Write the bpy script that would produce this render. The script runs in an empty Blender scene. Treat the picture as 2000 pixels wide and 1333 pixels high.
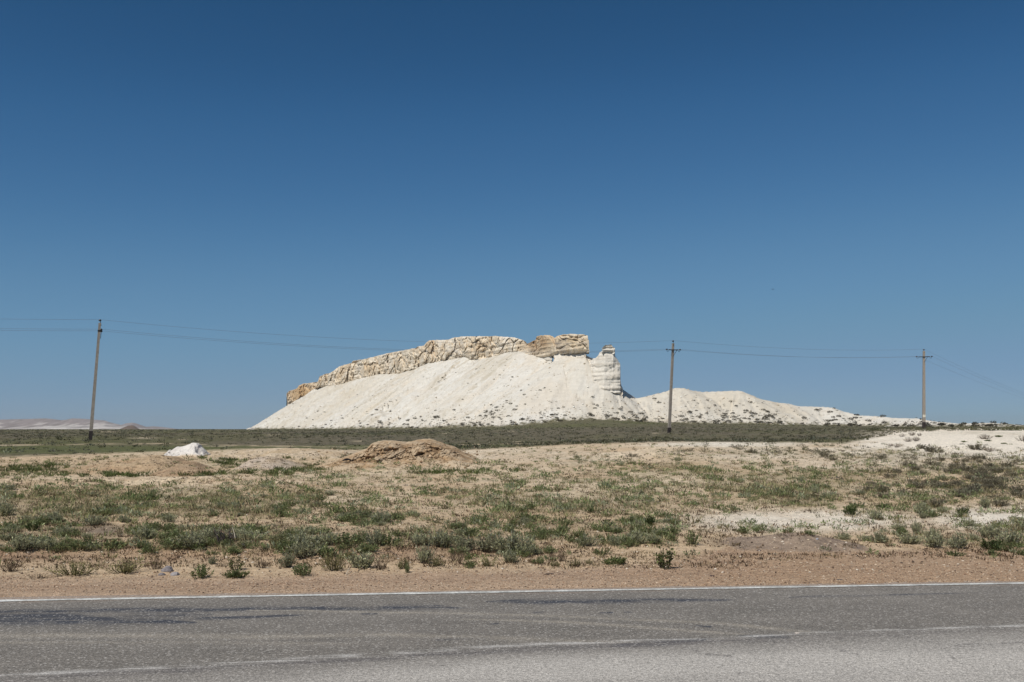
import bpy, math, random
import numpy as np
from mathutils import Vector

# ------------------------------------------------------------------ camera, sky, sun, exposure
scene = bpy.context.scene
COL = scene.collection
R = math.radians
PITCH = R(5.06); CAMH = 2.0; FPX = 2000 * 35.0 / 36.0
cam_d = bpy.data.cameras.new('camera'); cam_d.lens = 35; cam_d.sensor_width = 36
cam_d.clip_start = 0.1; cam_d.clip_end = 30000
cam = bpy.data.objects.new('camera', cam_d); COL.objects.link(cam)
cam.location = (0, 0, CAMH); cam.rotation_euler = (R(90) + PITCH, 0, 0)
scene.camera = cam
scene.view_settings.view_transform = 'Standard'; scene.view_settings.look = 'None'
scene.view_settings.exposure = 0.0; scene.view_settings.gamma = 1.0
HAZE = 0.00009
SUN_EL = R(53); SUN_AZ = R(-141)        # azimuth of the sun seen from above, clockwise from +Y
world = bpy.data.worlds.new('World'); scene.world = world; world.use_nodes = True
wn = world.node_tree; wn.nodes.clear()
sky = wn.nodes.new('ShaderNodeTexSky'); sky.sky_type = 'NISHITA'; sky.sun_disc = False
sky.sun_elevation = SUN_EL; sky.sun_rotation = SUN_AZ
sky.altitude = 2000; sky.air_density = 0.8; sky.dust_density = 0.1; sky.ozone_density = 8.0
bg = wn.nodes.new('ShaderNodeBackground'); bg.inputs[1].default_value = 0.08
wo = wn.nodes.new('ShaderNodeOutputWorld')

# the photograph's deeper, more contrasty rendering of the same clear sky
def vscale(src, f):
    k = wn.nodes.new('ShaderNodeVectorMath'); k.operation = 'SCALE'; wn.links.new(src, k.inputs[0]); k.inputs['Scale'].default_value = f; return k.outputs[0]
cv = wn.nodes.new('ShaderNodeRGBCurve'); wn.links.new(vscale(sky.outputs[0], .08), cv.inputs['Color'])
for ch, pts in enumerate([[(0, 0), (.045, .019), (.065, .042), (.13, .122), (.30, .205), (.5, .27), (1, .5)], [(0, 0), (.095, .078), (.133, .132), (.258, .262), (.5, .335), (1, .55)], [(0, 0), (.22, .188), (.30, .29), (.49, .425), (.65, .455), (1, .62)]]):
    c_ = cv.mapping.curves[ch]
    while len(c_.points) < len(pts): c_.points.new(.5, .5)
    for q_, (x_, y_) in zip(c_.points, pts): q_.location = (x_, y_); q_.handle_type = 'AUTO_CLAMPED'
cv.mapping.extend = 'EXTRAPOLATED'; cv.mapping.update()
wn.links.new(vscale(cv.outputs[0], 12.5), bg.inputs[0]); wn.links.new(bg.outputs[0], wo.inputs[0])
sd = bpy.data.lights.new('sun', 'SUN'); sd.energy = 4.2; sd.angle = R(0.53); sd.color = (1.0, 0.955, 0.88)
sun = bpy.data.objects.new('sun', sd); COL.objects.link(sun)
SV = Vector((math.sin(SUN_AZ) * math.cos(SUN_EL), math.cos(SUN_AZ) * math.cos(SUN_EL), math.sin(SUN_EL)))
sun.rotation_euler = SV.to_track_quat('Z', 'Y').to_euler(); sun.location = (0, 0, 60)

# ------------------------------------------------------------------ numeric helpers
cp, sp_ = math.cos(PITCH), math.sin(PITCH)
def slope(row):                 # height gained per metre forward along the sight line of a row
    dn = np.asarray(row, float) - 666.5
    return (FPX * sp_ - dn * cp) / (FPX * cp + dn * sp_)
def zrow(row, Y): return CAMH + slope(row) * np.asarray(Y, float)
def xpx(px, row, Y):
    dn = np.asarray(row, float) - 666.5
    return (np.asarray(px, float) - 1000) / (FPX * cp + dn * sp_) * Y
def project(X, Y, Z):
    v = Z - CAMH; dep = np.maximum(Y * cp + v * sp_, 0.05)
    return 1000 + FPX * X / dep, 666.5 + FPX * (Y * sp_ - v * cp) / dep
def h32(a):
    a = a.astype(np.uint32)
    a ^= a >> np.uint32(16); a *= np.uint32(0x7feb352d); a ^= a >> np.uint32(15)
    a *= np.uint32(0x846ca68b); a ^= a >> np.uint32(16)
    return a
def hsh(ix, iy, iz=0, seed=0):
    with np.errstate(over='ignore'):
        a = ix.astype(np.int64).astype(np.uint32) * np.uint32(73856093)
        a = a ^ (iy.astype(np.int64).astype(np.uint32) * np.uint32(19349663))
        if not np.isscalar(iz): a = a ^ (iz.astype(np.int64).astype(np.uint32) * np.uint32(83492791))
        return h32(a + np.uint32(seed * 7919 + 13)).astype(np.float64) / 4294967295.0
def vn2(x, y, seed=0):
    x0 = np.floor(x); y0 = np.floor(y); fx = x - x0; fy = y - y0
    fx = fx * fx * fx * (fx * (fx * 6 - 15) + 10); fy = fy * fy * fy * (fy * (fy * 6 - 15) + 10)
    a = hsh(x0, y0, 0, seed); b = hsh(x0 + 1, y0, 0, seed); c = hsh(x0, y0 + 1, 0, seed); d = hsh(x0 + 1, y0 + 1, 0, seed)
    return ((a * (1 - fx) + b * fx) * (1 - fy) + (c * (1 - fx) + d * fx) * fy) * 2 - 1
def fbm(x, y, o=4, seed=0, g=0.5):
    s = 0; a = 1; t = 0
    x, y = np.asarray(x, float), np.asarray(y, float)
    for i in range(o):
        s = s + a * vn2(x, y, seed + i * 17); t += a; a *= g
        x, y = x * 1.8 * 0.866 - y * 1.8 * 0.5 + 3.7, x * 1.8 * 0.5 + y * 1.8 * 0.866 + 9.2
    return s / t
def vn3(x, y, z, seed=0):
    x0, y0, z0 = np.floor(x), np.floor(y), np.floor(z); f = [x - x0, y - y0, z - z0]
    f = [q * q * (3 - 2 * q) for q in f]; r = 0
    for i in (0, 1):
        for j in (0, 1):
            for k in (0, 1):
                w = (f[0] if i else 1 - f[0]) * (f[1] if j else 1 - f[1]) * (f[2] if k else 1 - f[2])
                r = r + w * hsh(x0 + i, y0 + j, z0 + k, seed)
    return r * 2 - 1
def fbm3(x, y, z, o=4, seed=0, g=0.5):
    s = 0; a = 1; t = 0
    for i in range(o):
        s = s + a * vn3(x, y, z, seed + i * 31); t += a; a *= g; x = x * 2.03 + 1.3; y = y * 2.03 + 5.1; z = z * 2.03 + 2.2
    return s / t
def cell3(x, y, z, seed=0):     # distance to nearest / second nearest feature point, id of the nearest
    x0, y0, z0 = np.floor(x), np.floor(y), np.floor(z)
    d1 = np.full(x.shape, 9.0); d2 = np.full(x.shape, 9.0); idv = np.zeros(x.shape)
    for i in (-1, 0, 1):
        for j in (-1, 0, 1):
            for k in (-1, 0, 1):
                cx, cy, cz = x0 + i, y0 + j, z0 + k
                dx = cx + hsh(cx, cy, cz, seed) - x; dy = cy + hsh(cx, cy, cz, seed + 1) - y; dz = cz + hsh(cx, cy, cz, seed + 2) - z
                d = np.sqrt(dx * dx + dy * dy + dz * dz)
                m = d < d1
                d2 = np.where(m, d1, np.minimum(d2, d)); idv = np.where(m, hsh(cx, cy, cz, seed + 3), idv); d1 = np.where(m, d, d1)
    return d1, d2, idv
def sst(a, b, x):
    t = np.clip((x - a) / (b - a), 0, 1); return t * t * (3 - 2 * t)
def mix(a, b, t): 
    t = np.asarray(t)[..., None] if np.ndim(a) != np.ndim(t) or np.ndim(t) else t
    return a * (1 - t) + b * t
def mixc(C, rgb, t): return C * (1 - t[..., None]) + np.array(rgb)[None] * t[..., None]

# ------------------------------------------------------------------ mesh + object helpers
def mesh_np(name, V, F, col=None, smooth=True):
    V = np.ascontiguousarray(V, dtype=np.float32); F = np.ascontiguousarray(F, dtype=np.int32)
    me = bpy.data.meshes.new(name); n = F.shape[1]
    me.vertices.add(len(V)); me.vertices.foreach_set('co', V.ravel())
    me.loops.add(F.size); me.loops.foreach_set('vertex_index', F.ravel())
    me.polygons.add(len(F)); me.polygons.foreach_set('loop_start', np.arange(0, F.size, n, dtype=np.int32))
    me.polygons.foreach_set('loop_total', np.full(len(F), n, np.int32))
    me.polygons.foreach_set('use_smooth', np.full(len(F), smooth))
    me.update(calc_edges=True)
    if col is not None:
        at = me.color_attributes.new('col', 'FLOAT_COLOR', 'POINT')
        c = np.ones((len(V), 4), np.float32); c[:, :3] = col
        at.data.foreach_set('color', c.ravel())
    return me
def grid_faces(nr, nc):
    i = np.arange(nr - 1)[:, None] * nc + np.arange(nc - 1)[None]
    i = i.ravel(); return np.stack([i, i + 1, i + nc + 1, i + nc], 1)
def link(name, me, mat=None, parent=None, **kw):
    o = bpy.data.objects.new(name, me); COL.objects.link(o)
    if mat is not None and me is not None and not me.materials: me.materials.append(mat)
    if parent is not None: o.parent = parent
    for k, v in kw.items(): o[k] = v
    return o
def empty(name, loc, **kw):
    o = bpy.data.objects.new(name, None); COL.objects.link(o); o.location = loc; o.empty_display_size = .1
    for k, v in kw.items(): o[k] = v
    return o
def tube(pts, rad, sides=6, cap=True):
    P = np.array(pts, float); n = len(P); rad = np.broadcast_to(rad, (n,))
    T = np.gradient(P, axis=0); T /= np.linalg.norm(T, axis=1)[:, None] + 1e-9
    up = np.where(np.abs(T[:, 2:3]) > .9, np.array([[1., 0, 0]]), np.array([[0, 0, 1.]]))
    A = np.cross(T, up); A /= np.linalg.norm(A, axis=1)[:, None] + 1e-9; B = np.cross(T, A)
    an = np.arange(sides) * 2 * np.pi / sides
    V = P[:, None] + rad[:, None, None] * (np.cos(an)[None, :, None] * A[:, None] + np.sin(an)[None, :, None] * B[:, None])
    V = V.reshape(-1, 3); F = []
    for i in range(n - 1):
        for j in range(sides):
            a = i * sides + j; b = i * sides + (j + 1) % sides
            F.append((a, b, b + sides, a + sides))
    V = np.vstack([V, P[0], P[-1]])
    if cap:
        c0, c1 = n * sides, n * sides + 1
        for j in range(sides):
            F.append((c0, (j + 1) % sides, j, c0)); F.append((c1, (n - 1) * sides + j, (n - 1) * sides + (j + 1) % sides, c1))
    return V, F
class MB:
    def __init__(s): s.V = []; s.F = []; s.n = 0
    def add(s, V, F):
        s.V.append(np.asarray(V, float)); s.F += [tuple(dict.fromkeys(i + s.n for i in f)) for f in F]; s.n += len(V); return s
    def tube(s, pts, rad, sides=6): return s.add(*tube(pts, rad, sides))
    def prism(s, rings):            # list of rings (same count), closed with caps
        k = len(rings[0]); V = [v for r in rings for v in r]; F = []
        for i in range(len(rings) - 1):
            for j in range(k):
                a = i * k + j; b = i * k + (j + 1) % k; F.append((a, b, b + k, a + k))
        F.append(tuple(range(k - 1, -1, -1))); F.append(tuple((len(rings) - 1) * k + j for j in range(k)))
        return s.add(V, F)
    def box(s, c, d):
        x, y, z = c; a, b, h = d[0] / 2, d[1] / 2, d[2] / 2
        r = lambda zz: [(x - a, y - b, zz), (x + a, y - b, zz), (x + a, y + b, zz), (x - a, y + b, zz)]
        return s.prism([r(z - h), r(z + h)])
    def mesh(s, name, smooth=False):
        me = bpy.data.meshes.new(name); me.from_pydata([tuple(v) for v in np.vstack(s.V)], [], s.F); me.update()
        me.polygons.foreach_set('use_smooth', np.full(len(me.polygons), smooth)); return me

# ------------------------------------------------------------------ materials
class NT:
    def __init__(s, name, rough=0.9, spec=0.2):
        s.m = bpy.data.materials.new(name); s.m.use_nodes = True; s.t = s.m.node_tree; s.t.nodes.clear()
        s.o = s.n('ShaderNodeOutputMaterial'); s.b = s.n('ShaderNodeBsdfPrincipled')
        s.b.inputs['Roughness'].default_value = rough; s.b.inputs['Specular IOR Level'].default_value = spec
        s.l(s.b.outputs[0], s.o.inputs[0]); s.tc = s.n('ShaderNodeNewGeometry').outputs['Position']
    def n(s, t): return s.t.nodes.new(t)
    def l(s, a, b): s.t.links.new(a, b)
    def set(s, sock, v):
        if hasattr(v, 'is_output') or isinstance(v, bpy.types.NodeSocket): s.l(v, sock)
        else: sock.default_value = v
    def attr(s, name='col'):
        a = s.n('ShaderNodeAttribute'); a.attribute_name = name; return a.outputs['Color']
    def noise(s, scale, detail=3, rough=.55, vec=None):
        k = s.n('ShaderNodeTexNoise'); k.inputs['Scale'].default_value = scale; k.inputs['Detail'].default_value = detail
        k.inputs['Roughness'].default_value = rough; s.l(vec or s.tc, k.inputs['Vector']); return k.outputs[0]
    def voro(s, scale, out='Distance', vec=None, rnd=1.0):
        k = s.n('ShaderNodeTexVoronoi'); k.inputs['Scale'].default_value = scale; k.inputs['Randomness'].default_value = rnd
        s.l(vec or s.tc, k.inputs['Vector']); return k.outputs[out]
    def scalev(s, v):
        k = s.n('ShaderNodeMapping'); k.inputs['Scale'].default_value = v; s.l(s.tc, k.inputs['Vector']); return k.outputs[0]
    def rng(s, v, a, b, c, d):
        k = s.n('ShaderNodeMapRange'); s.l(v, k.inputs[0])
        for i, q in enumerate((a, b, c, d)): k.inputs[i + 1].default_value = q
        return k.outputs[0]
    def math(s, op, a, b=0.0):
        k = s.n('ShaderNodeMath'); k.operation = op; s.set(k.inputs[0], a); s.set(k.inputs[1], b); return k.outputs[0]
    def mix(s, a, b, f, mode='MIX'):
        k = s.n('ShaderNodeMix'); k.data_type = 'RGBA'; k.blend_type = mode
        s.set(k.inputs[0], f)
        for i, q in ((6, a), (7, b)):
            s.set(k.inputs[i], (*q, 1) if isinstance(q, tuple) and len(q) == 3 else q)
        return k.outputs[2]
    def mul(s, c, f):               # colour times a scalar
        k = s.n('ShaderNodeVectorMath'); k.operation = 'SCALE'; s.l(c, k.inputs[0]); s.set(k.inputs['Scale'], f); return k.outputs[0]
    def bump(s, h, strength=.5, dist=.02):
        k = s.n('ShaderNodeBump'); k.inputs['Strength'].default_value = strength; k.inputs['Distance'].default_value = dist
        s.l(h, k.inputs['Height']); s.l(k.outputs[0], s.b.inputs['Normal'])
    def base(s, c): s.set(s.b.inputs['Base Color'], (*c, 1) if isinstance(c, tuple) and len(c) == 3 else c)

g = NT('earth', .95, .15); c = g.attr()
n1 = g.noise(9, 5, .65); n2 = g.noise(55, 3, .6); n3 = g.noise(2.2, 3, .5)
c = g.mul(c, g.math('MULTIPLY', g.rng(n1, .25, .75, .70, 1.28), g.math('MULTIPLY', g.rng(n2, .25, .75, .58, 1.42), g.rng(n3, .3, .7, .93, 1.07))))
vd = g.voro(26); vc = g.voro(26, 'Color'); sep = g.n('ShaderNodeSeparateColor'); g.l(vc, sep.inputs[0])
peb = g.math('MULTIPLY', g.math('LESS_THAN', vd, .22), g.math('GREATER_THAN', sep.outputs[0], .72))
c = g.mix(c, g.mix((.16, .11, .08), (.62, .55, .47), g.math('GREATER_THAN', sep.outputs[1], .45)), g.math('MULTIPLY', peb, .75))
g.base(c); g.bump(g.math('ADD', g.math('MULTIPLY', n1, .6), g.math('MULTIPLY', n2, .4)), 1.0, .07); EARTH = g.m

g = NT('chalk', .95, .1); c = g.attr(); n1 = g.noise(.55, 6, .65); n2 = g.noise(2.5, 4, .7)
sv = g.scalev((.12, .12, 1.6)); ns = g.noise(1.0, 4, .6, sv)
c = g.mul(c, g.math('MULTIPLY', g.rng(n1, .3, .7, .93, 1.05), g.math('MULTIPLY', g.rng(n2, .3, .7, .93, 1.05), g.rng(ns, .3, .7, .95, 1.04))))
g.base(c); g.bump(g.math('ADD', n1, g.math('MULTIPLY', n2, .4)), .5, .6); CHALK = g.m

g = NT('limestone', .95, .1); c = g.attr(); n1 = g.noise(.9, 6, .7); n2 = g.noise(3.5, 4, .7)
ns = g.noise(1.0, 5, .7, g.scalev((.2, .2, 2.6)))
c = g.mul(c, g.math('MULTIPLY', g.rng(n1, .3, .7, .8, 1.12), g.math('MULTIPLY', g.rng(n2, .3, .7, .84, 1.12), g.rng(ns, .3, .7, .92, 1.05))))
g.base(c); g.bump(g.math('ADD', n1, g.math('MULTIPLY', ns, .4)), .4, .5); LIME = g.m

g = NT('asphalt', .8, .3); c = g.attr(); n0 = g.noise(1.2, 4, .6); n1 = g.noise(75, 2, .5); n2 = g.noise(190, 2, .6)
n3 = g.noise(26, 2, .5); c = g.mul(c, g.rng(n3, .3, .7, .74, 1.26)); c = g.mul(c, g.math('MULTIPLY', g.rng(n0, .3, .7, .93, 1.07), g.math('MULTIPLY', g.rng(n1, .28, .72, .42, 1.58), g.rng(n2, .3, .7, .65, 1.35))))
vc = g.voro(60, 'Color'); sep = g.n('ShaderNodeSeparateColor'); g.l(vc, sep.inputs[0])
c = g.mix(c, (.55, .52, .48), g.math('MULTIPLY', g.math('GREATER_THAN', sep.outputs[0], .93), .5))
g.base(c); g.bump(n1, .6, .006); ASPHALT = g.m

g = NT('line_paint', .7, .3); n0 = g.noise(30, 4, .7); n1 = g.noise(3, 3, .6); n2 = g.noise(120, 2, .6)
w = g.rng(g.math('ADD', g.math('MULTIPLY', n0, .7), g.math('MULTIPLY', n1, .5)), .50, .68, 0, 1)
c = g.mix((.74, .74, .70), (.24, .23, .21), g.math('MULTIPLY', w, .75)); g.base(g.mul(c, g.rng(n2, .3, .7, .8, 1.15))); PAINT = g.m

def simple(name, rgb, rough=.8, var=.25, sc=8, spec=.2, metal=0):
    g = NT(name, rough, spec); n1 = g.noise(sc, 5, .65); rp = g.n('ShaderNodeRGB'); rp.outputs[0].default_value = (*rgb, 1)
    g.base(g.mul(rp.outputs[0], g.rng(n1, .3, .7, 1 - var, 1 + var))); g.b.inputs['Metallic'].default_value = metal
    g.bump(n1, .3, .01); return g.m
def foliage(name):
    g = NT(name, .75, .15); oi = g.n('ShaderNodeObjectInfo'); c = g.attr(); n1 = g.noise(14, 2, .5)
    g.base(g.mul(c, g.math('MULTIPLY', g.rng(n1, .3, .7, .8, 1.2), g.rng(oi.outputs['Random'], 0, 1, .8, 1.2))))
    tr = g.n('ShaderNodeBsdfTranslucent'); g.l(g.mul(c, .9), tr.inputs[0]); mx = g.n('ShaderNodeMixShader'); mx.inputs[0].default_value = .45
    g.l(g.b.outputs[0], mx.inputs[1]); g.l(tr.outputs[0], mx.inputs[2]); g.l(mx.outputs[0], g.o.inputs[0]); return g.m
FOL = foliage('foliage'); 
CONC = simple('weathered_concrete', (.275, .242, .205), .9, .25, 6)
BITUM = simple('bitumen_paint', (.035, .028, .027), .8, .5, 5)
STEEL = simple('dark_steel', (.03, .028, .03), .6, .3, 20)
GLASSY = simple('insulator_glaze', (.018, .02, .028), .35, .3, 20, .5)
WIRE = simple('aluminium_wire', (.17, .19, .22), .6, .2, 5)
WHITE = simple('white_plate_paint', (.62, .58, .48), .7, .2, 4)
FEATH = simple('black_feathers', (.012, .011, .012), .6, .4, 60)
WOOD = simple('dead_wood', (.075, .06, .055), .9, .4, 30)
PALEWOOD = simple('bleached_twig', (.5, .44, .35), .9, .25, 30)
STONE = simple('grey_stone', (.2, .175, .165), .9, .4, 14)
# ------------------------------------------------------------------ terrain: heights surveyed at stations, then smoothed
TP = np.array([-300, 100, 500, 750, 1000, 1150, 1300, 1500, 1700, 1800, 1900, 2300], float)
TR = {16.0: [1072, 1070, 1066, 1066, 1078, 1082, 1080, 1084, 1084, 1084, 1084, 1084],
      18.0: [1028, 1028, 1028, 1030, 1034, 1037, 1040, 1050, 1053, 1053, 1053, 1053],
      22.0: [975, 975, 978, 985, 985, 985, 985, 995, 1000, 1000, 1000, 1000],
      27.0: [947, 947, 948, 955, 950, 948, 945, 950, 955, 952, 950, 950],
      31.0: [935, 934, 932, 932, 928, 922, 920, 925, 930, 925, 922, 920],
      36.0: [933, 931, 925, 915, 905, 900, 898, 900, 905, 900, 895, 895],
      42.0: [912, 910, 908, 900, 890, 882, 876, 880, 886, 880, 875, 875],
      50.0: [893, 892, 887, 884, 878, 868, 863, 866, 868, 858, 850, 850],
      60.0: [882, 882, 880, 878, 872, 866, 862, 864, 857, 841.5, 842, 840],
      72.0: [868, 868, 868, 868, 867, 863, 860.5, 862, 861, 851, 849, 846],
      85.0: [855, 856, 857, 857, 857, 856, 855, 856, 852, 845, 845, 844],
      105.: [849, 849, 850, 850, 849, 846, 844.5, 847, 845, 840, 841, 842],
      140.: [845, 845, 846, 846, 844, 841, 840, 841, 840, 836.5, 837.5, 838],
      200.: [841.5, 841.5, 842, 842, 839, 832, 834, 835, 836, 835, 835, 836],
      270.: [840, 840, 840, 840, 834, 818, 828, 830, 834, 835, 835, 836],
      340.: [839.3, 839.3, 839, 838.5, 833, 822, 830, 832, 835, 836, 836, 837]}
st = sorted(TR); YS = [8., 12., 13.6, 15.3] + st + [900., 12000.]
ZT = [[0.] * 12, [0.] * 12, [0.] * 12, [.03] * 5 + [.02] * 2 + [0.] * 5] + [list(zrow(TR[y], y)) for y in st] + [[1.93] * 12, [1.95] * 12]
ZT = np.array(ZT); LY = np.log(np.array(YS))
NG, NP = 700, 220
GL = np.linspace(LY[0], LY[-1], NG); GP = np.linspace(-300, 2300, NP)
tmp = np.array([np.interp(GP, TP, z) for z in ZT])
TG = np.array([np.interp(GL, LY, tmp[:, i]) for i in range(NP)]).T
def blur(a, k, ax):
    ker = np.exp(-np.linspace(-2, 2, 2 * k + 1) ** 2); ker /= ker.sum()
    p = [(0, 0), (0, 0)]; p[ax] = (k, k); b = np.pad(a, p, mode='edge')
    return np.apply_along_axis(lambda v: np.convolve(v, ker, 'valid'), ax, b)
TG = blur(blur(TG, 3, 0), 9, 1)
def Hbase(X, Y):
    X = np.asarray(X, float); Y = np.asarray(Y, float)
    Yw = np.clip(Y, 8.2, 11900)
    near = sst(13.5, 15, Y) * (1 - sst(19, 24, Y))
    Yq = Yw + near * (fbm(X * .35, Y * .1, 3, 5) * 1.0 + fbm(X * 1.3, Y * .5, 3, 6) * .3)
    # far end of the stations is laid out along sight lines from the roadside
    p = np.clip(1000 + X / Yw * 1952.0, -299, 2299)
    li = (np.log(np.clip(Yq, 8.2, 11900)) - GL[0]) / (GL[1] - GL[0]); pi = (p + 300) / (GP[1] - GP[0])
    a = np.clip(li.astype(int), 0, NG - 2); b = np.clip(pi.astype(int), 0, NP - 2); u = li - a; v = pi - b
    return (TG[a, b] * (1 - u) + TG[a + 1, b] * u) * (1 - v) + (TG[a, b + 1] * (1 - u) + TG[a + 1, b + 1] * u) * v
def edgeY(X): return 12.5 + .106 * X - .0006 * X * X       # centre of the white edge line
def H(X, Y):
    X = np.asarray(X, float); Y = np.asarray(Y, float)
    z = Hbase(X, Y)
    rough = sst(13.2, 18, Y); far = sst(60, 200, Y)
    z = z + rough * (1 - far * .3) * (.035 * fbm(X * .55, Y * .55, 3, 11) + .022 * fbm(X * 2.1, Y * 2.1, 3, 12)) + .007 * sst(12.7, 13.3, Y) * fbm(X * 6, Y * 6, 3, 13)
    z = z + .16 * sst(18, 24, Y) * (1 - sst(44, 52, Y)) * fbm(X * .22, Y * .3, 3, 14)
    z = z + far * .10 * fbm(X * .03, Y * .03, 3, 15)
    # gravel washes onto the asphalt along a ragged edge, the bed under the road is lower
    e = edgeY(X) + .19 + .05 * fbm(X * 2.2, X * 0 + 3, 3, 16)
    z = z + sst(.0, .25, Y - e) * .012
    return np.where(Y < e, -.07, z)
def ground_hit(px, row, y0=12.8, y1=300.):
    """first point of the terrain along a sight line"""
    px = np.atleast_1d(np.asarray(px, float)); row = np.atleast_1d(np.asarray(row, float))
    ys = np.geomspace(y0, y1, 900); X = xpx(px[:, None], row[:, None], ys[None]); Z = zrow(row[:, None], ys[None])
    under = Z < H(X, ys[None] + X * 0); k = np.where(under.any(1), under.argmax(1), 899)
    Y = ys[k]; x = xpx(px, row, Y); return x, Y, H(x, Y)

def blob(px, row, cx, cy, rx, ry): return np.exp(-(((px - cx) / rx) ** 2 + ((row - cy) / ry) ** 2) ** 1.5)
PLAIN_EDGE = (np.array([-300, 0, 330, 480, 700, 900, 1100, 1300, 1500, 1650, 1700, 1760, 1850, 1900, 2300.]),
              np.array([893, 893, 882, 878, 879, 880, 869, 863.5, 864.5, 866, 857, 846, 838, 838, 838.]))
GRASS = [(150, 985, 240, 34, .85), (420, 985, 210, 34, .8), (80, 1010, 130, 22, .5), (300, 905, 40, 5, .0), (90, 918, 130, 10, .95),
         (470, 905, 95, 12, .95), (590, 915, 55, 8, .9), (575, 893, 30, 6, .8), (660, 893, 35, 5, .7), (330, 958, 160, 12, .25),
         (560, 970, 75, 16, .8), (950, 970, 130, 22, .75), (1050, 960, 110, 40, .55), (1200, 975, 170, 50, .6), (1330, 920, 130, 18, .6), (1500, 945, 190, 24, .95), (1640, 930, 170, 18, .75),
         (1560, 975, 130, 18, .7), (1740, 960, 120, 30, .55), (1850, 925, 220, 34, .8), (1950, 960, 90, 22, .5), (1500, 885, 160, 12, .55), (1700, 890, 180, 16, .8), (1120, 900, 130, 22, .35),
         (1330, 885, 110, 12, .5), (860, 940, 60, 16, .25), (1950, 905, 120, 16, .8), (1040, 1010, 200, 26, .45), (560, 1020, 130, 16, .35), (1000, 885, 70, 8, .5)]
SAGE = [(50, 1055, 75, 20, 1), (190, 1060, 75, 14, .9), (130, 1030, 120, 16, .35), (330, 1048, 100, 20, .55), (520, 1048, 110, 22, .85), (700, 1052, 110, 20, .9), (860, 1050, 90, 24, .9), (980, 1062, 70, 20, 1),
        (1140, 1030, 140, 26, .6), (1260, 1045, 60, 18, .6), (740, 1010, 60, 16, .5), (1900, 1055, 110, 18, .85), (1790, 1045, 50, 18, .4), (1220, 985, 90, 26, .35), (1350, 985, 60, 20, .35),
        (1560, 975, 60, 10, .6), (1900, 950, 130, 26, .35), (1780, 1000, 60, 14, .3), (1200, 940, 120, 30, .2), (90, 1000, 120, 14, .3)]
BARE = [(1530, 1014, 190, 17, 1), (1640, 1035, 120, 14, .9), (1930, 1012, 90, 12, .9), (1400, 1050, 90, 14, .8), (880, 990, 90, 20, .45), (300, 1085, 340, 8, .7), (1500, 1075, 500, 12, 1), (1850, 863, 150, 17, .97), (1960, 870, 80, 20, .95),
        (200, 945, 200, 7, .6), (200, 1035, 38, 8, .8), (1600, 912, 60, 6, .5), (1640, 1000, 40, 8, .3), (1830, 990, 90, 12, .35), (880, 910, 60, 18, .4), (1740, 868, 60, 10, .8), (1750, 1108, 460, 28, 1), (1545, 1060, 190, 16, 1)]
def shoulder_row(px): return np.interp(px, [-300, 0, 500, 900, 1200, 1330, 1420, 2300], [1126, 1130, 1130, 1118, 1110, 1098, 1076, 1072])
def veg(px, row, X, Y):
    """cover of fine grass and of sage at a place, 0..1"""
    n = fbm(X * .35, Y * .22, 4, 41); n2 = fbm(X * 1.3, Y * .9, 3, 42)
    gr = .26 + 0 * px; sg = .04 + 0 * px; ba = 0 * px
    for cx, cy, rx, ry, w in GRASS: gr = np.maximum(gr, w * blob(px, row, cx, cy, rx, ry))
    for cx, cy, rx, ry, w in SAGE: sg = np.maximum(sg, w * blob(px, row, cx, cy, rx, ry))
    for cx, cy, rx, ry, w in BARE: ba = np.maximum(ba, w * blob(px, row, cx, cy, rx, ry))
    sh = 1 - sst(-14, 2, row - shoulder_row(px))
    top = sst(0, 6, row - np.interp(px, *PLAIN_EDGE))
    k = np.clip(1 + .9 * n + .55 * n2, 0, 2) * (1 - ba) * top
    low = 1 - .82 * sst(1072, 1084, row)
    return np.clip(gr * k, 0, 1) * sh * low, np.clip(sg * np.clip(1 + .9 * n2, 0, 2), 0, 1) * (1 - ba) * sh * low * top, ba

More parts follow.
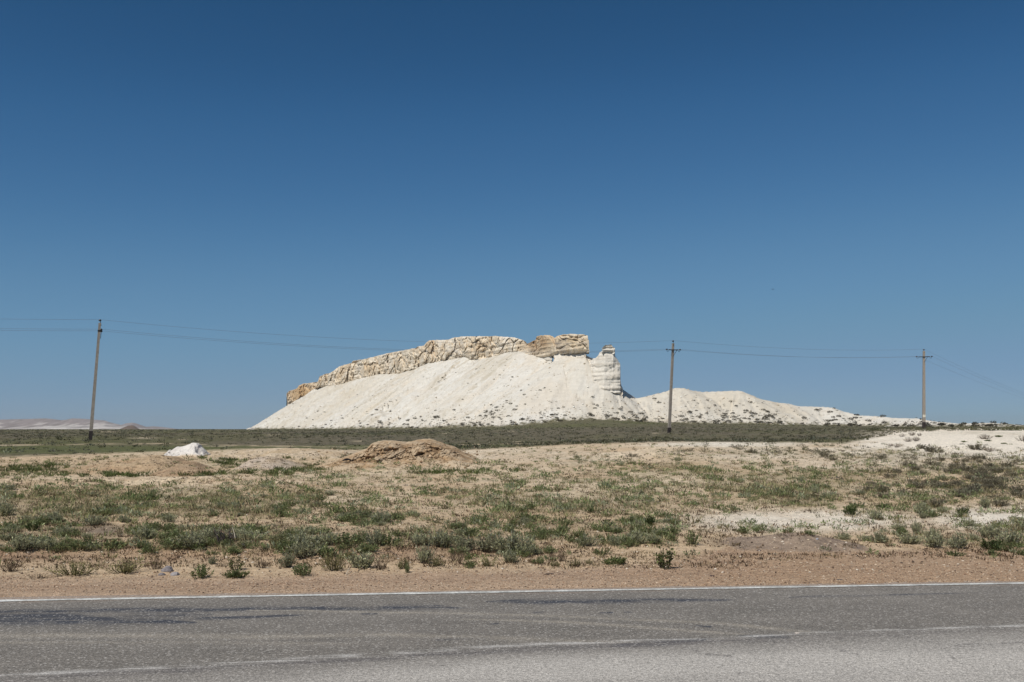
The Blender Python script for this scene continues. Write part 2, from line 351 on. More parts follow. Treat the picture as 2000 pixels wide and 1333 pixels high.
def ground_color(X, Y, Z):
    px, row = project(X, Y, Z)
    n1 = fbm(X * .5, Y * .35, 4, 21); n2 = fbm(X * 2.5, Y * 2.0, 4, 22); n3 = fbm(X * 9, Y * 9, 2, 23)
    C = np.empty(X.shape + (3,)); C[...] = (.58, .435, .285)
    pale = np.clip(.5 + n1 * 1.4 + (n2) * .6, 0, 1) * sst(1060, 960, row); C = mixc(C, (.68, .55, .39), pale)
    warm = np.clip(n2 * 1.2 - .1, 0, 1); C = mixc(C, (.45, .305, .19), warm * .55)
    # pinkish gravel of the shoulder, reddish on the right, tyre-combed
    sr = shoulder_row(px); sh = sst(-10, 6, row - sr + n1 * 8 + n2 * 5)
    comb = .5 + .5 * fbm(X * .25 + 7, (Y - .106 * X) * 3.2, 4, 24)
    G = np.empty_like(C); G[...] = (.385, .265, .18); G = mixc(G, (.51, .375, .26), comb); G = mixc(G, (.40, .265, .165), sst(1100, 1500, px) * .55 * np.clip(.8 + n1, 0, 1))
    C = C * (1 - sh[..., None]) + G * sh[..., None]
    # the eroded bank under the plants on the left
    bank = sst(1062, 1072, row) * (1 - sst(1088, 1108, row)) * (1 - sst(1000, 1200, px)); C = mixc(C, (.33, .215, .14), bank * np.clip(.55 + n1 + .4 * n2, 0, .9))
    # chalky ground to the right
    wh = np.zeros_like(X)
    for cx, cy, rx, ry, w in [(1420, 868, 170, 6, .9), (1480, 885, 150, 12, .4), (1850, 865, 200, 30, 1.3), (1990, 866, 150, 40, 1.3), (1700, 872, 60, 10, .8), (1930, 1010, 120, 24, .85), (1560, 1018, 230, 22, .85), (1660, 885, 120, 14, .5), (1020, 890, 200, 14, .3), (1800, 905, 300, 20, .4)]:
        wh = np.maximum(wh, w * blob(px, row, cx, cy, rx, ry))
    C = mixc(C, (.80, .72, .60), np.clip(wh * (1.1 + .5 * n1 + .3 * n2), 0, 1))
    # grey crust patches
    gy = np.zeros_like(X)
    for cx, cy, rx, ry in [(200, 1035, 48, 12), (1500, 1060, 120, 9)]: gy = np.maximum(gy, blob(px, row, cx, cy, rx, ry))
    C = mixc(C, (.22, .17, .13), np.clip(gy * (.9 + .5 * n2), 0, .85))
    # low ground litter under the plants
    gr, sg, ba = veg(px, row, X, Y)
    C = mixc(C, (.21, .175, .085), np.clip(gr * .8 + n3 * .5 - .12, 0, .42) * (gr > .1)); C = mixc(C, (.22, .18, .115), np.clip(sg * .6 + n3 * .2, 0, .35) * (sg > .15))
    # the steppe plain behind
    pe = np.interp(px, *PLAIN_EDGE); pl = sst(3, -3, row - pe + n2 * 3) * sst(30, 44, Y)
    P = np.empty_like(C); P[...] = (.135, .122, .070); m1 = fbm(X * .06, Y * .025, 4, 25); m2 = fbm(X * .5, Y * .2, 4, 26); m3 = fbm(X * 2.0, Y * .9, 3, 27)
    P = mixc(P, (.118, .118, .05), np.clip(m1 * 1.5, 0, .8)); P = mixc(P, (.16, .13, .10), np.clip(-m1 * 1.2 + m2 * .5, 0, .5)); P = mixc(P, (.05, .05, .022), np.clip(m3 * 1.6 - .1, 0, .8))
    green = sst(52, 57, Y) * (1 - sst(66, 70, Y)) * (1 - sst(1040, 1150, px)); P = mixc(P, (.105, .115, .045), green * .8)
    # two dusty tracks across the plain and scattered bare spots
    tr = np.exp(-((row - np.interp(px, [0, 100, 300, 500, 700, 900, 1040, 1200], [870, 869, 867, 871, 874, 869, 866.5, 867])) / 1.2) ** 2) * sst(1230, 1000, px) * (Y > 45)
    P = mixc(P, (.48, .38, .26), np.clip(tr * (.6 + m2 + m3), 0, .9))
    for cx, cy, rx, ry, w in [(280, 856, 26, 1.6, .9), (212, 844, 20, 1.4, .5), (355, 859, 12, 1.2, .6), (535, 850, 14, 1.6, .6), (700, 862, 14, 1.2, .7), (425, 872, 30, 1.2, .6), (1010, 863, 12, 1, .6), (870, 847, 10, 1, .5), (1000, 843, 10, 1, .5), (1280, 846.5, 8, 1, .7), (1270, 858, 6, 1, .7), (20, 870, 24, 2, .6)]:
        P = mixc(P, (.45, .37, .26), np.clip(w * blob(px, row, cx, cy, rx, ry) * (Y > 45), 0, 1))
    pl = pl * (1 - np.clip(wh * 1.2 * sst(836, 840, row) * sst(1640, 1770, px), 0, 1))
    C = C * (1 - pl[..., None]) + P * pl[..., None]
    return C

ys = np.concatenate([np.linspace(-60, 8, 10), np.linspace(9, 12.3, 12), np.geomspace(12.4, 58, 1000), np.geomspace(58.2, 420, 330), np.geomspace(430, 5200, 40)])
us = np.concatenate([-np.geomspace(3, 1.12, 8), np.linspace(-1, 1, 1000), np.geomspace(1.12, 3, 8)])
GY, GU = np.meshgrid(ys, us, indexing='ij'); GX = GU * (.62 * np.maximum(GY, 9) + 7)
GZ = H(GX, GY)
gcol = ground_color(GX.ravel(), GY.ravel(), GZ.ravel())
ground = link('ground', mesh_np('ground', np.stack([GX, GY, GZ], -1).reshape(-1, 3), grid_faces(len(ys), len(us)), gcol), EARTH, kind='structure')

# ------------------------------------------------------------------ road
def strokes(px, row, L):
    out = np.zeros_like(px)
    for pts, w in L:
        a = np.array(pts, float); c = np.interp(px, a[:, 0], a[:, 1]); hw = np.interp(px, a[:, 0], a[:, 2], left=0, right=0)
        inside = (px >= a[0, 0]) & (px <= a[-1, 0])
        out = np.maximum(out, np.where(inside & (hw > .05), w * np.exp(-((row - c) / np.maximum(hw, .3)) ** 2), 0))
    return out
DARK = [([(-900, 1212, 16), (0, 1208, 13), (100, 1209, 12), (200, 1213, 9), (300, 1213, 6), (380, 1216, 2.5), (385, 1216, 0)], .95), ([(-900, 1195, 4), (0, 1195, 4), (120, 1193, 5), (250, 1191, 5), (400, 1192, 5), (515, 1189, 4), (700, 1189, 3), (760, 1187, 5), (850, 1186, 4), (900, 1188, 1), (960, 1184, 0)], .9),
        ([(370, 1210, 1), (400, 1209, 3), (470, 1206, 3), (585, 1202, 1.5), (600, 1202, 0)], .8), ([(0, 1215, 9), (120, 1216, 9), (330, 1204, 10), (400, 1200, 6), (420, 1200, 0)], .5),
        ([(950, 1176, 1), (1000, 1175, 3), (1060, 1176, 5), (1110, 1175, 3), (1170, 1175, 5), (1300, 1173, 4), (1420, 1172, 2), (1440, 1172, 0)], .85), ([(1540, 1167, 1), (1600, 1165, 2), (1720, 1163, 1.5), (1900, 1159, 1), (1950, 1159, 0)], .5),
        ([(706, 1200, 1), (735, 1199, 1.3), (738, 1199, 0)], .9), ([(958, 1219, 1), (974, 1218, 1.2), (976, 1218, 0)], .9), ([(1170, 1198, 1), (1195, 1197, 2), (1200, 1196, 0)], .8), ([(1218, 1196, 1), (1230, 1196, 1.3), (1234, 1196, 0)], .8), ([(1360, 1222, 1), (1388, 1225, 1.6), (1390, 1225, 0)], 1),
        ([(1040, 1197, 1), (1062, 1196, 1.3), (1064, 1196, 0)], .6), ([(850, 1250, 2), (900, 1246, 3), (960, 1247, 2), (965, 1247, 0)], .45), ([(1190, 1262, 1), (1240, 1257, 5), (1300, 1255, 6), (1370, 1249, 3), (1400, 1246, 0)], .55), ([(1440, 1242, 1), (1500, 1243, 4), (1540, 1245, 2), (1550, 1245, 0)], .6)]
LINE2 = [(-900, 1392), (0, 1320), (350, 1302), (700, 1280), (850, 1270), (1000, 1262), (1350, 1248), (1560, 1238), (1750, 1230), (2000, 1222), (2600, 1200)]
LIGHT = [([(-300, 1243, 7), (200, 1241, 5), (500, 1244, 5), (750, 1240, 4), (1000, 1247, 4), (1200, 1254, 3), (1300, 1257, 0)], .35), ([(480, 1193, 1), (600, 1193, 1.5), (700, 1196, 2), (900, 1198, 2), (1100, 1204, 2), (1250, 1211, 2), (1400, 1217, 3), (1560, 1233, 3), (1600, 1236, 0)], .38),
         ([(900, 1209, 1), (1100, 1215, 2.5), (1250, 1225, 3), (1400, 1236, 2), (1500, 1240, 0)], .4), ([(-300, 1257, 4), (300, 1254, 3), (600, 1257, 3), (700, 1258, 0)], .22)]
def road_color(X, Y):
    px, row = project(X, Y, X * 0)
    Yr = Y - .106 * X
    n1 = fbm(X * .3, Yr * 2.0, 4, 61); n2 = fbm(X * 1.1, Yr * 6, 4, 62); n3 = fbm(X * 5, Y * 7, 3, 63); rag = fbm(X * 2.5, Yr * 30, 3, 64)
    C = np.empty(X.shape + (3,)); C[...] = (.175, .158, .137)
    C = C * (1 + .12 * n1 + .10 * n2 + .1 * n3)[..., None]
    # lighter, older surface this side of the worn joint
    a = np.array(LINE2, float); d = row - np.interp(px, a[:, 0], a[:, 1]) + n2 * 2
    near = sst(2, 60, d) ; right = sst(250, 1500, px + d * 5)
    C = mixc(C, (.47, .44, .395), np.clip((near * .22 + .85 * sst(0, 45, d) * right) * (.9 + .4 * n1), 0, 1) * .95)
    C = mixc(C, (.25, .23, .21), sst(-1, 3, d) * .3)
    dk = strokes(px, row + rag * 1.6, DARK); C = mixc(C, (.038, .042, .054), np.clip(dk * (.9 + .9 * rag + .7 * n3 + .4 * n2), 0, .88))
    lt = strokes(px, row + rag, LIGHT); C = mixc(C, (.38, .335, .27), np.clip(lt * (.95 + .6 * rag), 0, .7))
    ln = np.exp(-(d / np.where(px < 900, 3.2, 2.2)) ** 2); C = mixc(C, (.52, .50, .47), np.clip(ln * (.34 + 1.0 * rag + .5 * n3 + .3 * n2), 0, .6))
    l3 = np.exp(-((d - 8) / 4.5) ** 2) * sst(2100, 1200, px); C = mixc(C, (.10, .09, .088), np.clip(l3 * (.5 + .8 * rag), 0, .6))
    # cracks
    for pts in [[(1590, 1241), (1610, 1243), (1655, 1251)], [(1740, 1240), (1790, 1250), (1838, 1258), (1860, 1286), (1880, 1298)], [(1335, 1263), (1380, 1280), (1430, 1284)], [(1620, 1266), (1680, 1280)], [(800, 1284), (812, 1290), (850, 1303), (870, 1299)], [(1440, 1318), (1470, 1312)], [(1860, 1262), (2000, 1256)]]:
        q = np.array(pts, float); c = np.interp(px, q[:, 0], q[:, 1]); ins = (px > q[0, 0]) & (px < q[-1, 0])
        sl = np.interp(px, (q[1:, 0] + q[:-1, 0]) / 2, np.abs(np.diff(q[:, 1]) / np.diff(q[:, 0]))); w = 1.1 * np.sqrt(1 + sl ** 2)
        m = np.where(ins, np.exp(-((row - c + rag * 5 + n3 * 3) / w) ** 2), 0); C = mixc(C, (.10, .09, .085), np.clip(m * .8 * (.6 + rag * .9), 0, 1))
    # gravel dust at the far edge
    e = edgeY(X) - Y; C = mixc(C, (.33, .25, .19), np.clip(sst(.25, -.2, e + .09 * n3 + .08 * n2 + .1 * n1) * .75, 0, 1))
    return np.clip(C, .012, .8)
xs = np.concatenate([-np.geomspace(150, 11.5, 14), np.linspace(-11, 11, 1150), np.geomspace(11.5, 150, 14)])
ts = np.concatenate([np.linspace(0, 6.9, 360), np.linspace(7.2, 18, 14)])
RX, RT = np.meshgrid(xs, ts, indexing='xy'); RY = edgeY(np.clip(RX, -60, 60)) + .30 - RT
RZ = RX * 0 - .0005 * RT + .002 * fbm(RX * 2, RY * 2, 2, 66); RZ[0] -= .05
Vr = np.stack([RX, RY, RZ], -1).reshape(-1, 3)
road = link('road', mesh_np('road', Vr, grid_faces(len(ts), len(xs))[:, ::-1], road_color(Vr[:, 0], Vr[:, 1])), ASPHALT, kind='structure')
xe = np.linspace(-40, 40, 1600); wob = .02 * fbm(xe * 4, xe * 0, 3, 67)
yl = edgeY(xe); V = np.concatenate([np.stack([xe, yl - .06 + wob, xe * 0 + .006], 1), np.stack([xe, yl + .06 - wob, xe * 0 + .006], 1)])
n = len(xe); i = np.arange(n - 1); link('edge_line', mesh_np('edge_line', V, np.stack([i, i + 1, i + n + 1, i + n], 1)), PAINT, kind='structure')

# ------------------------------------------------------------------ mounds and the chalk boulder (patches seated in the terrain)
def mound(name, sil, Yc, ryf, ryb, rgb, label, cat, rough=.03, plateau=2.0, mat=None, rgb2=None, ov=0.0, nx=260, ny=150, seed=0, scarp=False, rsc=4.0):
    s = np.array(sil, float)
    X0 = xpx(s[0, 0], s[0, 1], Yc); X1 = xpx(s[-1, 0], s[-1, 1], Yc); pad = (X1 - X0) * .06
    x = np.linspace(X0 - pad, X1 + pad, nx); y = np.linspace(Yc - ryf * 1.15, Yc + ryb * 1.15, ny)
    XX, YY = np.meshgrid(x, y); g0 = H(XX, YY)
    px = 1000 + (XX / Yc) * 1952.0; crest = zrow(np.interp(px, s[:, 0], s[:, 1]), Yc) - H(XX, Yc + XX * 0)
    endx = sst(X0 - pad * .2, X0 + pad * 1.6, XX) * sst(X1 + pad * .2, X1 - pad * 1.6, XX)
    crest = np.maximum(crest, 0) * endx
    w = fbm(XX * 1.2, YY * .7, 3, 70 + seed)
    t = np.where(YY < Yc, (Yc - YY) / (ryf * (1 + .22 * w)), (YY - Yc) / (ryb * (1 + .1 * w)))
    prof = np.clip(1 - np.clip(t, 0, 1) ** plateau, 0, 1)
    if scarp: prof = .45 * (.5 + .5 * np.cos(np.pi * np.clip(t, 0, 1))) + .55 * sst(.62, .22, t + .05 * w)
    elif plateau < 1.6: prof = .5 + .5 * np.cos(np.pi * np.clip(t, 0, 1) ** 1.05)
    r1 = fbm(XX * rsc * .5, YY * rsc * .5, 4, 71 + seed); r2 = fbm(XX * rsc * 2.2, YY * rsc * 2.2, 3, 72 + seed)
    b = crest * prof * (1 + 0 * r1); rel = np.clip(crest * prof / (crest.max() + 1e-6), 0, 1)
    b = b + rough * (r1 + .45 * r2 - .2) * sst(0, .25, rel) * (1 - .6 * sst(.85, 1.0, prof))
    if ov > 0:                       # crumbling scarp just under the crest
        m = sst(.35, .5, rel) * (1 - sst(.86, .99, prof)) * (YY < Yc); b = b - ov * m * np.clip(np.abs(r1) * 2.4 + r2 * .8, 0, 1.2)
    if scarp:
        pass
    ed = np.minimum(np.minimum((XX - x[0]), (x[-1] - XX)) / (pad + .05), np.minimum(YY - y[0], y[-1] - YY) / (.1 * (ryf + ryb)))
    z = g0 + b - .035 * (1 - sst(.0, .10, rel)) - .05 * (1 - sst(0, .8, ed))
    zr = z
    C = ground_color(XX.ravel(), YY.ravel(), zr.ravel()).reshape(XX.shape + (3,))
    base = np.empty_like(C); base[...] = rgb
    if rgb2 is not None: base = mixc(base, rgb2, np.clip(.5 + r1 * 1.4 + .5 * r2, 0, 1))
    m = sst(.0, .22, rel + r2 * .06); C = C * (1 - m[..., None]) + base * m[..., None]
    YD = YY
    if scarp:
        m = sst(.25, .45, rel) * (1 - sst(.93, 1, prof)) * (YY < Yc + .2); q1, q2, qi = cell3(XX * 4.6, b * 6.5, YY * .9, 77); f1 = fbm3(XX * 3.2, YY * 2, b * 5, 4, 78)
        YD = YY - m * (.42 * f1 + .17 * (qi - .5) - .10 * sst(.2, 0, q2 - q1)); crv = m * np.clip(sst(.12, 0, q2 - q1) * .6 + np.clip(-f1 * 2 - .2, 0, .6), 0, .8)
        C = C * (1 - crv[..., None]) + np.array((.20, .125, .07)) * crv[..., None]  # shade painted into the colour of the scarp's crevices and recesses
    me = mesh_np(name, np.stack([XX, YD, z], -1).reshape(-1, 3), grid_faces(ny, nx), C.reshape(-1, 3))
    cx, cy = (x[0] + x[-1]) / 2, Yc
    co = np.empty(len(me.vertices) * 3, np.float32); me.vertices.foreach_get('co', co); co = co.reshape(-1, 3)
    cz = float(H(np.array([cx]), np.array([cy]))[0]); co -= np.array([cx, cy, cz], np.float32); me.vertices.foreach_set('co', co.ravel()); me.update()
    o = link(name, me, mat or EARTH, label=label, category=cat); o.location = (cx, cy, cz)
    fld = (x, y, z)
    MOUNDS.append(fld); return o
MOUNDS = []
mound('dirt_mound', [(596, 915), (640, 905), (665, 896), (700, 884), (722, 876), (730, 866), (742, 862), (765, 861), (795, 864.5), (815, 860), (838, 857.5), (850, 860), (870, 868), (888, 873), (900, 881), (930, 894), (960, 908)], 38.0, 5.2, 2.2, (.40, .27, .155),
      'large eroded tan dirt mound with a crumbling top, centre of the field before the plain', 'mound', rough=.07, ov=.05, rgb2=(.52, .40, .27), nx=480, ny=300, seed=1, scarp=True, rsc=5.0)
mound('dirt_mound', [(85, 925), (150, 913), (200, 906), (240, 899), (285, 892), (320, 889), (345, 892), (362, 899), (385, 904), (410, 912)], 39.0, 3.6, 2.0, (.43, .30, .185),
      'long low tan spoil heap left of and below the white boulder', 'mound', rough=.06, rgb2=(.47, .35, .225), seed=2, nx=320, plateau=1.3)
mound('dirt_mound', [(395, 892), (430, 884), (480, 878.5), (520, 876), (560, 875), (600, 876.5), (650, 878), (690, 882), (720, 890)], 47.0, 3.0, 2.0, (.50, .385, .255),
      'long low pale earth bank at the edge of the plain, behind the green hollow', 'mound', rough=.05, rgb2=(.56, .455, .33), seed=9, nx=320, plateau=1.3)
mound('dirt_mound', [(285, 929), (318, 919), (338, 913), (352, 911), (372, 911), (392, 914), (412, 920), (435, 928)], 33.5, 1.6, 1.2, (.36, .24, .145),
      'small smooth brown dirt mound in front of the long spoil heap', 'mound', rough=.03, rgb2=(.43, .31, .20), seed=3, plateau=1.3)
mound('dirt_mound', [(462, 914), (478, 905), (490, 898), (502, 893), (520, 892), (545, 895), (570, 903), (605, 914)], 38.5, 2.0, 1.4, (.52, .43, .34),
      'pale whitish soil heap beside the green hollow, right of the white boulder', 'mound', rough=.04, rgb2=(.46, .36, .25), seed=4, plateau=1.3)
mound('sand_bank', [(-120, 944), (0, 938), (100, 934), (190, 932.5), (260, 933.5), (400, 931), (500, 934), (580, 938), (660, 946)], 29.0, 1.8, 1.6, (.56, .42, .28),
      'long low sandy bank crossing the field in front of the spoil heaps, left', 'bank', rough=.07, rgb2=(.66, .53, .37), seed=10, nx=420, plateau=1.3)
mound('sand_bank', [(1750, 946), (1780, 936), (1806, 929), (1840, 926.5), (1880, 929), (1920, 935), (1975, 946)], 28.0, 1.3, 1.0, (.50, .37, .24),
      'low tan bank of bare earth among the scrub on the right slope', 'bank', rough=.06, rgb2=(.60, .46, .31), seed=11, nx=240, plateau=1.3)
mound('gravel_mound', [(1360, 1068), (1400, 1062), (1440, 1056), (1470, 1053), (1500, 1050), (1522, 1045), (1540, 1042), (1562, 1042), (1590, 1047), (1625, 1053), (1660, 1061), (1700, 1067)], 16.9, .95, 1.0, (.25, .19, .145),
      'low mound of dark grey-brown gravel at the inner edge of the road shoulder', 'mound', rough=.03, rgb2=(.33, .25, .185), seed=5, plateau=1.3, rsc=7)
mound('clay_hump', [(1645, 990), (1655, 984), (1668, 978), (1682, 976.5), (1694, 979), (1700, 986), (1704, 992)], 24.0, .75, .5, (.46, .34, .235),
      'small rounded tan clay hump directly above the dark green bush', 'hump', rough=.015, rgb2=(.42, .29, .19), seed=6, plateau=2.2, nx=140, ny=90, rsc=6)
mound('clay_hump', [(1700, 990), (1708, 984), (1722, 981), (1740, 983), (1770, 990), (1800, 998)], 24.0, .9, .6, (.54, .44, .34),
      'whitish clay hump with a flat green tuft on its face, right of the tan one', 'hump', rough=.02, rgb2=(.47, .35, .25), seed=7, plateau=1.9, nx=140, ny=90, rsc=6)
mound('white_boulder', [(323, 888), (326, 883), (333, 879), (337, 881), (341, 876), (348, 872.5), (360, 871.5), (368, 868), (378, 865.5), (387, 865), (391, 868), (393, 873), (399, 878), (405, 884), (410, 888)], 49.0, .95, .8, (.60, .56, .52),
      'big white chalk boulder standing alone at the edge of the green plain, left', 'boulder', rough=.15, rgb2=(.70, .66, .61), seed=8, plateau=2.4, nx=280, ny=180, rsc=2.8, mat=CHALK, ov=.15)
def Hs(X, Y):
    """terrain with the mounds on it"""
    X = np.atleast_1d(np.asarray(X, float)); Y = np.atleast_1d(np.asarray(Y, float)); z = H(X, Y)
    for x, y, zz in MOUNDS:
        m = (X > x[0]) & (X < x[-1]) & (Y > y[0]) & (Y < y[-1])
        if m.any():
            i = np.clip(((X[m] - x[0]) / (x[1] - x[0])).astype(int), 0, len(x) - 2); j = np.clip(((Y[m] - y[0]) / (y[1] - y[0])).astype(int), 0, len(y) - 2)
            z[m] = np.maximum(z[m], zz[j, i])
    return z
HTP = np.linspace(-200, 2200, 801); HTY = np.geomspace(9.0, 300, 1100)
_x = (HTP[None] - 1000) / 1952.0 * HTY[:, None]; _y = HTY[:, None] + 0 * _x
_r = np.minimum.accumulate(project(_x, _y, Hs(_x.ravel(), _y.ravel()).reshape(_x.shape))[1], 0)
def hit(px, row, y0=0, y1=0):
    """where a sight line first meets the terrain"""
    px = np.atleast_1d(np.asarray(px, float)); row = np.atleast_1d(np.asarray(row, float)); Y = np.empty(px.shape)
    ci = np.clip(((px + 200) / 3.0).round().astype(int), 0, 800)
    for c in np.unique(ci):
        m = ci == c; col = -_r[:, c]; k = np.clip(np.searchsorted(col, -row[m]), 1, 1099); a, b = col[k - 1], col[k]
        t = np.clip((-row[m] - a) / np.maximum(b - a, 1e-6), 0, 1); Y[m] = HTY[k - 1] + (HTY[k] - HTY[k - 1]) * t
    x = xpx(px, row, Y); return x, Y, Hs(x, Y)
# ------------------------------------------------------------------ the white hill: a chalk slope round a crest line, a caprock wall, a layered nose
def wallY(px): return 156.65 / ((np.asarray(px, float) - 1000) / 1952.0 + .4475)
W = [(568, 791), (580, 784), (595, 775), (610, 766), (640, 753), (664, 751), (700, 740), (740, 731), (780, 730), (816, 718), (839, 708), (879, 703), (908, 697), (927, 704), (963, 697), (990, 687), (1017, 684), (1047, 695), (1064, 699), (1070, 706), (1088, 706), (1095, 699), (1110, 697)]
spine = [(p, r, float(wallY(p)), .64) for p, r in W] + [(1143, 700, 302, 1.0), (1165, 730, 298, .8), (1190, 752, 296, .7), (1212, 768, 296, .6), (1226, 777.5, 298, .5), (1240, 778.5, 300, .46), (1262, 774, 300, .46), (1300, 765, 302, .46), (1320, 757.5, 304, .46), (1335, 758, 304, .46), (1352, 763, 306, .46), (1372, 765.5, 308, .46), (1400, 764.5, 306, .46), (1430, 763, 304, .46), (1446, 763.5, 303, .46), (1458, 769, 302, .46), (1475, 776, 300, .46),
          (1490, 780, 300, .44), (1520, 786.5, 300, .44), (1532, 787, 300, .44), (1560, 793, 300, .42), (1600, 794.5, 300, .42), (1625, 796, 298, .4), (1645, 803, 296, .4), (1680, 811.5, 292, .4), (1725, 813.5, 286, .4), (1742, 816.5, 282, .4), (1790, 817.5, 272, .38), (1830, 824, 262, .36), (1870, 828, 250, .36), (1930, 826.5, 240, .36), (1965, 829, 235, .36), (2000, 833, 225, .34), (2100, 836, 205, .3), (2400, 838, 190, .3)]
S = np.array([(float(xpx(p, r, y)), y, float(zrow(r, y)), k) for p, r, y, k in spine])
def Hm(X, Y, detail=True):
    sh = X.shape; X = X.ravel(); Y = Y.ravel(); best = np.full(X.shape, -1e3); bs = np.zeros(X.shape); bd = np.zeros(X.shape); th = np.zeros(X.shape); L = 0
    for i in range(len(S) - 1):
        ax, ay, az, ak = S[i]; bx, by, bz, bk = S[i + 1]; dx, dy = bx - ax, by - ay; ln = math.hypot(dx, dy)
        t = np.clip(((X - ax) * dx + (Y - ay) * dy) / (ln * ln), 0, 1); d = np.hypot(X - ax - t * dx, Y - ay - t * dy)
        z = az + (bz - az) * t - (ak + (bk - ak) * t) * d
        m = z > best; best = np.where(m, z, best); bs = np.where(m, L + t * ln, bs); bd = np.where(m, d, bd); th = np.where(m, np.arctan2(X - ax - t * dx, -(Y - ay - t * dy)), th); L += ln
    g0 = Hbase(X, Y)
    bs = bs - 7 * th
    if detail:
        gl = sst(1.0, 9, bd); f = bs + 6 * fbm(X * .03, Y * .03, 2, 81)
        gully = -np.abs(fbm(f * .16, bd * .02, 3, 82)) * 2.6 - np.abs(fbm(f * .55, bd * .04, 3, 83)) * 1.5 + 1.0
        best = best + gl * gully * (1.45 - 1.0 * sst(-45, 5, X)) + .35 * fbm(X * .25, Y * .25, 4, 84) * sst(.5, 4, bd) + .10 * fbm(X * 1.2, Y * 1.2, 3, 85)
    if detail:
        for q_, (fx, fy, fz, fk) in enumerate(FANS):
            dd = np.hypot(X - fx, Y - fy); best = np.maximum(best, fz - fk * dd)
    k = 2.2; a, b = best, g0 - .4
    h = np.clip(.5 + .5 * (a - b) / k, 0, 1); z = b * (1 - h) + a * h + k * h * (1 - h)
    z = np.where(best < g0 - 4, g0 - 1.5, z)
    return z.reshape(sh), bs.reshape(sh), bd.reshape(sh), (best - g0).reshape(sh)
FANS = []
for fp, fr, fk in [(910, 700.5, 1.0), (838, 712.5, .8), (744, 732, .8), (728, 739, .9), (700, 742, .8), (655, 752, .8), (615, 758, .8), (768, 734, .8), (868, 708, .9), (950, 703, .9), (990, 690, .8), (808, 725, .9)]:
    fy_ = float(wallY(fp)) - 2.6 * float(wallY(fp)) / 330; FANS.append((float(xpx(fp, fr, fy_)), fy_, float(zrow(fr, fy_)), fk))
hp = np.concatenate([np.linspace(380, 2150, 1500), np.linspace(2156, 2500, 50)])
hy = np.concatenate([np.arange(185, 420, .8), np.arange(420, 800, 1.8)])
HP, HY = np.meshgrid((hp - 1000) / 1952.0, hy); HX = HP * HY
HZ, HS, HD, HR = Hm(HX, HY)
def chalk_color(X, Y, Z, hs, hd, hr):
    px, row = project(X, Y, Z)
    n1 = fbm(X * .04, Y * .04, 4, 91); n2 = fbm(X * .3, Y * .3, 4, 92); f = fbm(hs * .35, hd * .05, 3, 93); n3 = fbm(X * 1.1, Y * 1.1, 3, 94)
    C = np.empty(X.shape + (3,)); C[...] = (.60, .555, .475)
    C = mixc(C, (.64, .61, .55), np.clip(.4 + n1 * 1.4 + .6 * f, 0, 1)); C = mixc(C, (.60, .53, .43), np.clip(f * 1.1 + n2 * .8 - .05, 0, .6))
    C = mixc(C, (.56, .49, .38), np.clip(-n1 + .4 * n2 - .15, 0, .5)); C = mixc(C, (.42, .36, .28), np.clip(n3 * 1.4 - .45, 0, .5))
    C = mixc(C, (.40, .35, .26), np.clip((fbm(hs * .45, hd * .02, 3, 97) * 2.6 - .4) * (.4 + n2 + n3 * .8), 0, .5) * (px < 1000))
    C = mixc(C, (.15, .135, .082), np.clip(sst(.9, -.3, hr + n2 * 1.0 + n3 * 1.2), 0, 1))
    return C
hc = chalk_color(HX.ravel(), HY.ravel(), HZ.ravel(), HS.ravel(), HD.ravel(), HR.ravel())
hill = link('hill', mesh_np('hill', np.stack([HX, HY, HZ], -1).reshape(-1, 3), grid_faces(len(hy), len(hp)), hc), CHALK, kind='structure',
            label='white chalk hill with a tan caprock wall and low white ridges to its right')
def hill_hit(px, row):
    px = np.atleast_1d(np.asarray(px, float)); row = np.atleast_1d(np.asarray(row, float)); u = (px - 1000) / 1952.0
    ci = np.clip(np.interp(px, hp, np.arange(len(hp))), 0, len(hp) - 1).astype(int)
    Zc = HZ[:, ci]; ray = zrow(row[None, :], hy[:, None]); under = ray < Zc
    ok = under.any(0); k = np.where(ok, under.argmax(0), len(hy) - 1); Y = hy[k]
    return u * Y, Y, HZ[k, ci], ok, HR[k, ci]

